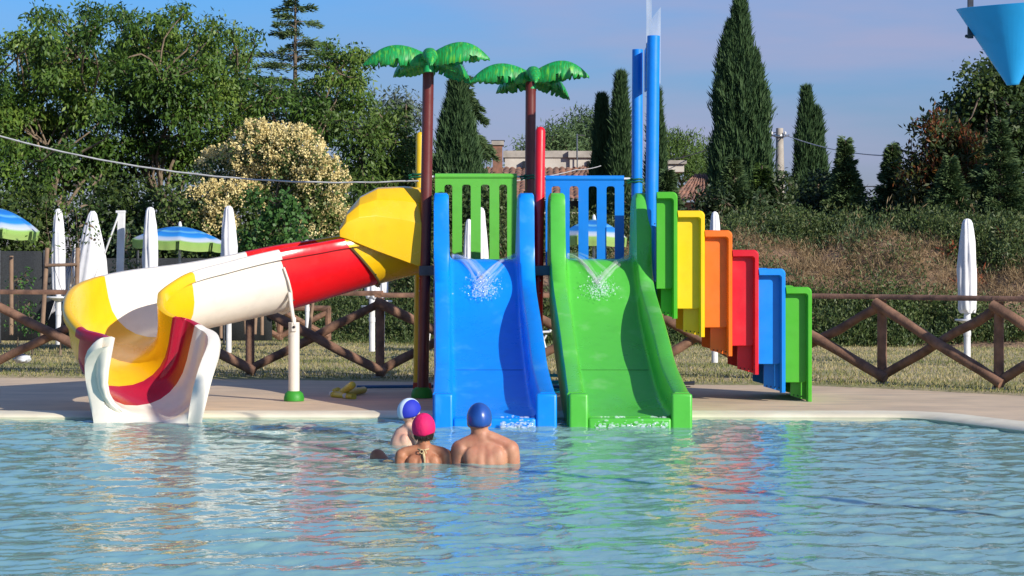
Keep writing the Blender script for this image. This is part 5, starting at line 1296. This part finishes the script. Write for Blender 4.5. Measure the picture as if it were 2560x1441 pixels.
# ---------------------------------------------------------------- people
def skin(name, c, c2):
    m, Nn, Ll, bs = newmat(name); col, f = noise_mix(Nn, Ll, c, c2, 9, 5, .4, .7)
    col2, f2 = noise_mix(Nn, Ll, col, tuple(x * .75 for x in c), 60, 2, .62, .8)
    Ll.new(col2, bs.inputs['Base Color']); bs.inputs['Roughness'].default_value = .5; bs.inputs['Specular IOR Level'].default_value = .35; bs.inputs['Subsurface Weight'].default_value = .12
    bs.inputs['Subsurface Radius'].default_value = (.02, .008, .004); bs.inputs['Subsurface Scale'].default_value = .5
    _, f3 = noise_mix(Nn, Ll, c, c, 45, 3); bump(Nn, Ll, bs, f3, .15, .004); return m
M['skin_man'] = skin('skin_man', (.52, .26, .16), (.40, .155, .095))
M['skin_woman'] = skin('skin_woman', (.46, .20, .105), (.33, .12, .06))
M['skin_child'] = skin('skin_child', (.66, .42, .31), (.52, .26, .19))
def capmat(name, c, c2): return mat(name, c, c2, rough=.33, scale=6, bmp=.12, bscale=26)
M['cap_blue'] = capmat('cap_blue', (.012, .06, .27), (.018, .085, .36))
M['cap_pink'] = mat('cap_pink', (.75, .006, .13), (.62, .005, .10), rough=.75, scale=9, bmp=.35, bscale=70)
M['hair'] = mat('dark_hair', (.035, .018, .012), (.015, .008, .006), rough=.5, scale=30, stretch=(6, 6, .6), bmp=.6)
M['string'] = mat('beige_string', (.62, .48, .26), rough=.8, scale=30)
M['shorts_dark'] = mat('swim_shorts', (.02, .03, .08), rough=.8, scale=10)
M['bikini'] = mat('bikini_beige', (.55, .42, .24), rough=.8, scale=20)
def cap_(mb, a, b, r1, r2, n=14):
    a, b = Vector(a), Vector(b); d = (b - a); L_ = d.length; d.normalize(); pts, rs = [], []
    for q in (85, 60, 30): pts.append(a - d * r1 * math.sin(R(q))); rs.append(r1 * math.cos(R(q)))
    for t in (0, .25, .5, .75, 1): pts.append(a.lerp(b, t)); rs.append(r1 + (r2 - r1) * t)
    for q in (30, 60, 85): pts.append(b + d * r2 * math.sin(R(q))); rs.append(r2 * math.cos(R(q)))
    mb.tube(pts, rs, n)
def hand(mb, w_, d, up, s=1.0, curl=.3):
    """palm with five fingers of unequal length; d is the way the fingers point, up the back of the hand"""
    d = Vector(d).normalized(); up = Vector(up); up = (up - d * up.dot(d)).normalized(); sd = d.cross(up)
    w_ = Vector(w_)
    for k in (-1.2, 0, 1.2): cap_(mb, w_ + sd * .017 * k * s, w_ + d * .075 * s + sd * .022 * k * s, .016 * s, .014 * s, 10)
    for i, (k, l) in enumerate(((-1.5, .065), (-.5, .078), (.5, .074), (1.5, .058))):
        a = w_ + d * .085 * s + sd * .018 * k * s; b = a + (d + sd * .05 * k) * l * .5 * s - up * .01 * curl * s; c = b + (d - up * curl) .normalized() * l * .5 * s
        cap_(mb, a, b, .0105 * s, .0095 * s, 8); cap_(mb, b, c, .0095 * s, .008 * s, 8)
    a = w_ + d * .02 * s - sd * .025 * s; b = a + (d * .7 - sd * .8).normalized() * .035 * s; c = b + (d - sd * .35 - up * .2).normalized() * .03 * s
    cap_(mb, a, b, .014 * s, .012 * s, 8); cap_(mb, b, c, .012 * s, .009 * s, 8)
def fuse(mb, name, m, parent, vox=.009, it=6, deform=None):
    """melt the rough volumes into one continuous skin"""
    o = mb.build(name, None, parent, 0)
    r = o.modifiers.new('r', 'REMESH'); r.mode = 'VOXEL'; r.voxel_size = vox
    s_ = o.modifiers.new('s', 'SMOOTH'); s_.factor = .6; s_.iterations = it
    dg = bpy.context.evaluated_depsgraph_get(); dg.update(); me = bpy.data.meshes.new_from_object(o.evaluated_get(dg)); o.modifiers.clear(); o.data = me
    n = len(me.vertices); co = np.empty(n * 3, 'f'); me.vertices.foreach_get('co', co); co = co.reshape(-1, 3)
    if deform is not None: co = deform(co + np.array(org(parent), 'f')) - np.array(org(parent), 'f'); me.vertices.foreach_set('co', co.astype('f').ravel()); me.update()
    me.materials.clear(); me.materials.append(m); setup(me, 180)
    return o
def gauss(co, c, s): return np.exp(-(((co - np.array(c)) / np.array(s)) ** 2).sum(1))
def head_parts(mb, c, yaw, s=1.0, nod=0):
    """head with brow, nose, mouth, chin and ears; face looks along +Y turned by yaw (counter-clockwise)"""
    rt = Matrix.Rotation(yaw, 3, 'Z') @ Matrix.Rotation(nod, 3, 'X'); g = lambda x, y, z: Vector(c) + rt @ (Vector((x, y, z)) * s)
    mb.ball(g(0, -.012, .022), (.079 * s, .097 * s, .098 * s), 20, 14, rt)
    mb.ball(g(0, .022, -.035), (.058 * s, .068 * s, .078 * s), 16, 12, rt)
    cap_(mb, g(-.022, .055, -.092), g(.022, .055, -.092), .022 * s, .022 * s)
    cap_(mb, g(0, .082, .012), g(0, .104, -.022), .009 * s, .014 * s); 
    for x in (-1, 1):
        cap_(mb, g(.012 * x, .078, .026), g(.045 * x, .068, .026), .010 * s, .008 * s)      # brow
        mb.ball(g(.045 * x, .055, -.022), (.024 * s, .02 * s, .02 * s), 10, 8)                # cheek
        mb.ball(g(.078 * x, -.008, -.012), (.010 * s, .020 * s, .031 * s), 10, 8, rt)         # ear
        mb.ball(g(.030 * x, .076, .006), (.013 * s, .012 * s, .011 * s), 8, 6)                # eye
    cap_(mb, g(-.018, .083, -.052), g(.018, .083, -.052), .008 * s, .008 * s); cap_(mb, g(-.015, .081, -.064), g(.015, .081, -.064), .008 * s, .008 * s)
    return g, rt
def swim_cap(name, c, yaw, s, m, parent, nod=0, grow=1.0, lab=None, rear=.10):
    """thin tight shell; lower edge runs from the brow to the nape"""
    rt = Matrix.Rotation(yaw, 3, 'Z') @ Matrix.Rotation(nod, 3, 'X'); rings = []; n = 40
    for i in range(15):
        a = i / 14; ring = []
        for j in range(n):
            th = j / n * 2 * math.pi; fy = math.sin(th)                # +1 front
            low = R(-25 + 53 * max(0, fy) ** 1.2 - 14 * max(0, -fy)); el = low + (math.pi / 2 - low) * (1 - (1 - a) ** 1.0) * .999
            k = grow * (1 + .012 * math.sin(th * 5 + 2) * (1 - a) + .008 * math.sin(th * 9 + a * 7) * (1 - a) + .007 * math.sin(a * 16 + 3 * math.sin(th * 2)) * (1 - a) + .006 * math.sin(th * 14 + a * 9) * (1 - a) ** 2)
            if a < .04: k *= .975
            p = Vector((.087 * math.cos(th) * math.cos(el), .105 * math.sin(th) * math.cos(el), .108 * math.sin(el))) * k + Vector((0, -.012, .022))
            ring.append(Vector(c) + rt @ (p * s))
        rings.append(ring)
    mb = MB(); mb.loft(rings, closed=True, cap=False); o = mb.build(name, m, parent, 180, solid=.003)
    if lab: o['label'] = lab
    return o

def man():
    cx, cy = -.195, 15.72; t = thing('person', (cx, cy, -.47), 'person in a plain blue swim cap sitting bare backed in the water', 'person')
    mb = MB(); g = lambda x, y, z: Vector((cx + x, cy + y, z))
    mb.ball(g(0, .0, -.02), (.168, .110, .20), 20, 14); mb.ball(g(0, .01, -.28), (.160, .115, .17), 20, 14); mb.ball(g(0, .01, -.38), (.175, .13, .11), 18, 12)
    mb.ball(g(0, .005, .09), (.155, .085, .10), 18, 12)
    for s in (-1, 1):
        mb.ball(g(.182 * s, .0, .095), (.066, .066, .072), 16, 12)
        cap_(mb, g(.03 * s, -.005, .185), g(.15 * s, .0, .135), .052, .050)
        mb.ball(g(.085 * s, -.062, .03), (.072, .038, .095), 14, 10)
        cap_(mb, g(.192 * s, .0, .08), g(.215 * s, .03, -.19), .060, .047); cap_(mb, g(.215 * s, .03, -.19), g(.20 * s, .24, -.33), .045, .03); hand(mb, g(.20 * s, .25, -.335), (0, 1, -.35), (0, .35, 1), 1.0)
        cap_(mb, g(.09 * s, .04, -.40), g(.15 * s, .44, -.30), .088, .062); cap_(mb, g(.15 * s, .44, -.30), g(.14 * s, .82, -.43), .056, .038); cap_(mb, g(.14 * s, .80, -.44), g(.14 * s, 1.0, -.42), .036, .026)
    hc = g(-.043, .02, .300); cap_(mb, g(-.005, .0, .14), hc - Vector((0, .015, .06)), .064, .062)
    head_parts(mb, hc, R(6), 1.03)
    def df(co):
        x, y = co[:, 0] - cx, co[:, 1] - cy; back = (y < 0)
        k = np.exp(-(x / .018) ** 2) * np.exp(-((co[:, 2] + .02) / .13) ** 2) * back; co[:, 1] += .010 * k
        for s in (-1, 1):
            k = gauss(co, (cx + s * .045, cy - .1, .0), (.02, .1, .10)) * back; co[:, 1] -= .003 * k
            k = gauss(co, (cx + s * .150, cy - .08, -.02), (.02, .08, .10)) * back; co[:, 1] += .012 * k
        return co
    b = fuse(mb, 'body', M['skin_man'], t, .009, 7, df)
    sh = MB(); sh.ball(g(0, .01, -.385), (.186, .142, .095), 20, 12)
    for s in (-1, 1): cap_(sh, g(.09 * s, .05, -.395), g(.125 * s, .26, -.345), .102, .090)
    fuse(sh, 'swim_shorts', M['shorts_dark'], t, .014, 4)
    swim_cap('swim_cap', hc, R(6), 1.03, M['cap_blue'], t, R(-4))
man()
def woman():
    cx, cy = -.637, 15.72; t = thing('person', (cx, cy, -.47), 'person in a pink swim cap and beige halter top reclining in the water', 'person')
    mb = MB(); g = lambda x, y, z: Vector((cx + x, cy + y, z))
    mb.ball(g(0, .0, -.03), (.138, .085, .15), 20, 14); mb.ball(g(0, .03, -.22), (.118, .09, .14), 20, 14); mb.ball(g(-.01, .07, -.35), (.165, .12, .12), 18, 12)
    mb.ball(g(0, .005, .045), (.125, .065, .07), 16, 12)
    for s in (-1, 1):
        mb.ball(g(.158 * s, .0, .050), (.050, .050, .054), 16, 12); cap_(mb, g(.025 * s, .0, .105), g(.135 * s, .0, .080), .036, .038)
        mb.ball(g(.072 * s, -.050, -.01), (.056, .030, .075), 14, 10)
        cap_(mb, g(.165 * s, .0, .04), g(.178 * s, -.04, -.20), .045, .036); cap_(mb, g(.178 * s, -.04, -.20), g(.16 * s, .12, -.38), .035, .025); hand(mb, g(.16 * s, .125, -.39), (0, 1, -.25), (0, .3, 1), .9)
        mb.ball(g(.07 * s, .09, -.06), (.055, .05, .055), 12, 10)
    # legs: the left one bent, its knee out of the water
    kn = P(944, 1128, 16.05); kn.z = .015
    cap_(mb, g(-.07, .08, -.37), kn, .082, .060); cap_(mb, kn, kn + Vector((-.10, .34, -.42)), .054, .036); cap_(mb, kn + Vector((-.10, .33, -.43)), kn + Vector((-.16, .47, -.44)), .032, .022)
    cap_(mb, g(.07, .08, -.37), g(.0, .55, -.36), .082, .056); cap_(mb, g(.0, .55, -.36), g(-.04, .93, -.42), .050, .034); cap_(mb, g(-.04, .92, -.42), g(-.05, 1.1, -.38), .032, .022)
    hc = g(.0, .02, .235); cap_(mb, g(0, .0, .07), hc - Vector((0, .015, .05)), .047, .046); head_parts(mb, hc, R(-8), .93)
    def df(co):
        x, y = co[:, 0] - cx, co[:, 1] - cy; back = (y < 0)
        co[:, 1] += .008 * np.exp(-(x / .014) ** 2) * np.exp(-((co[:, 2] + .03) / .10) ** 2) * back
        for s in (-1, 1):
            ang = (x * s - .035) - (-(co[:, 2] - .04)) * .25
            co[:, 1] += .010 * np.exp(-(ang / .010) ** 2) * np.exp(-((co[:, 2] + .02) / .06) ** 2) * back
            co[:, 1] += .010 * gauss(co, (cx + s * .125, cy - .06, -.03), (.014, .08, .08)) * back
        return co
    fuse(mb, 'body', M['skin_woman'], t, .008, 6, df)
    # hair under the cap
    h = MB(); rg = np.random.default_rng(4)
    for k in range(70):
        a = R(-160 + 140 * k / 69); r0 = .072; p = hc + Vector((r0 * math.cos(a), .075 * math.sin(a) - .01, -.038 + .01 * rg.random()))
        h.tube([p + Vector((0, 0, .02)), p + Vector((rg.normal() * .003, -.002, -.008)), p + Vector((rg.normal() * .006 - .2 * math.cos(a) * .06, .012, -.026 - .014 * rg.random()))], [.006, .0055, .002], 5)
    h.build('hair', M['hair'], t, 60)
    swim_cap('swim_cap', hc, R(-8), .955, M['cap_pink'], t, R(-3), 1.0)
    st = MB(); nk = g(.0, -.062, .098)
    st.tube([g(-.047, -.005, .115), g(-.035, -.04, .105), nk, g(.035, -.04, .105), g(.047, -.005, .115)], .0045, 6)
    st.tube([nk, nk + Vector((-.02, -.012, .006)), nk + Vector((-.026, -.018, -.014)), nk + Vector((-.008, -.018, -.024)), nk + Vector((.004, -.014, -.002))], .004, 6)
    st.tube([nk, nk + Vector((.016, -.012, .002)), nk + Vector((.022, -.018, -.02)), nk + Vector((.008, -.016, -.03)), nk + Vector((.002, -.014, -.002))], .004, 6)
    st.tube([nk, nk + Vector((.010, -.024, -.045)), nk + Vector((.012, -.028, -.09)), nk + Vector((.022, -.028, -.14))], [.006, .006, .005, .005], 6)
    st.tube([nk, nk + Vector((.002, -.022, -.04)), nk + Vector((.010, -.028, -.08)), nk + Vector((.014, -.026, -.12))], [.005, .005, .004, .004], 6)
    st.build('halter_string', M['string'], t, 60)
    tp = MB()
    for s in (-1, 1): tp.ball(g(.07 * s, .10, -.065), (.060, .052, .058), 14, 10); tp.tube([g(.07 * s, .13, -.03), g(.06 * s, .08, .05), g(.047 * s, .02, .11)], .006, 6)
    tp.tube([g(-.13, .03, -.11), g(-.08, -.068, -.12), g(0, -.086, -.12), g(.08, -.068, -.12), g(.13, .03, -.11)], .006, 6)
    tp.build('bikini_top', M['bikini'], t, 60)
    bt = MB(); bt.ball(g(-.01, .07, -.365), (.172, .128, .085), 18, 12); bt.build('bikini_bottom', M['bikini'], t, 60)
woman()
def child():
    Y = 17.3; c = P(1006, 1110, Y); cx, cy = c.x, Y; yaw = R(-52)
    t = thing('person', (cx, cy, -.45), 'child in a blue and white swim cap turned to the right, farthest of the bathers', 'person')
    rt = Matrix.Rotation(yaw, 3, 'Z'); mb = MB(); g = lambda x, y, z: Vector((cx, cy, 0)) + rt @ Vector((x, y, z))
    # leaning forward a little: chest ahead of the hips
    mb.ball(g(0, .0, -.02), (.104, .076, .13), 18, 12); mb.ball(g(0, -.04, -.19), (.092, .08, .12), 18, 12); mb.ball(g(0, -.05, -.33), (.115, .10, .10), 16, 10); mb.ball(g(0, .035, .075), (.10, .058, .062), 16, 12)
    for s in (-1, 1):
        mb.ball(g(.112 * s, .045, .085), (.034, .036, .038), 14, 10); cap_(mb, g(.02 * s, .045, .135), g(.09 * s, .045, .105), .028, .028)
        cap_(mb, g(.118 * s, .05, .08), g(.13 * s, .10, -.08), .031, .026); cap_(mb, g(.13 * s, .10, -.08), g(.11 * s, .24, -.13), .024, .019); hand(mb, g(.11 * s, .245, -.135), (0, 1, -.2), (0, .2, 1), .65)
        mb.ball(g(.058 * s, -.020, .03), (.040, .026, .056), 12, 8)
        cap_(mb, g(.06 * s, -.03, -.34), g(.09 * s, .24, -.30), .058, .042); cap_(mb, g(.09 * s, .24, -.30), g(.08 * s, .45, -.40), .038, .026); cap_(mb, g(.08 * s, .44, -.40), g(.08 * s, .56, -.38), .025, .018)
    hc = g(0, .075, .238); cap_(mb, g(0, .045, .10), hc - Vector((0, 0, .05)), .036, .036)
    head_parts(mb, hc, yaw, .90, R(-6))
    fuse(mb, 'body', M['skin_child'], t, .0075, 5)
    m, Nn, Ll, bs = newmat('cap_blue_white'); at = Nn.new('ShaderNodeAttribute'); at.attribute_name = 'lat'
    gt = Nn.new('ShaderNodeMapRange'); gt.inputs[1].default_value = .40; gt.inputs[2].default_value = .43; Ll.new(at.outputs['Fac'], gt.inputs[0])
    mx_ = Nn.new('ShaderNodeMix'); mx_.data_type = 'RGBA'; mx_.inputs[6].default_value = (.62, .74, .86, 1); mx_.inputs[7].default_value = (.012, .025, .42, 1); Ll.new(gt.outputs[0], mx_.inputs[0]); Ll.new(mx_.outputs[2], bs.inputs['Base Color']); bs.inputs['Roughness'].default_value = .7
    o = swim_cap('swim_cap', hc, yaw, .96, m, t, R(-6)); me = o.data; lat = []
    inv = (Matrix.Rotation(yaw, 3, 'Z')).inverted()
    for v in me.vertices:
        q = inv @ (v.co + org(t) - hc); lat.append(abs(q.x) / .085)
    at_ = me.attributes.new('lat', 'FLOAT', 'POINT'); at_.data.foreach_set('value', np.array(lat, 'f'))
child()
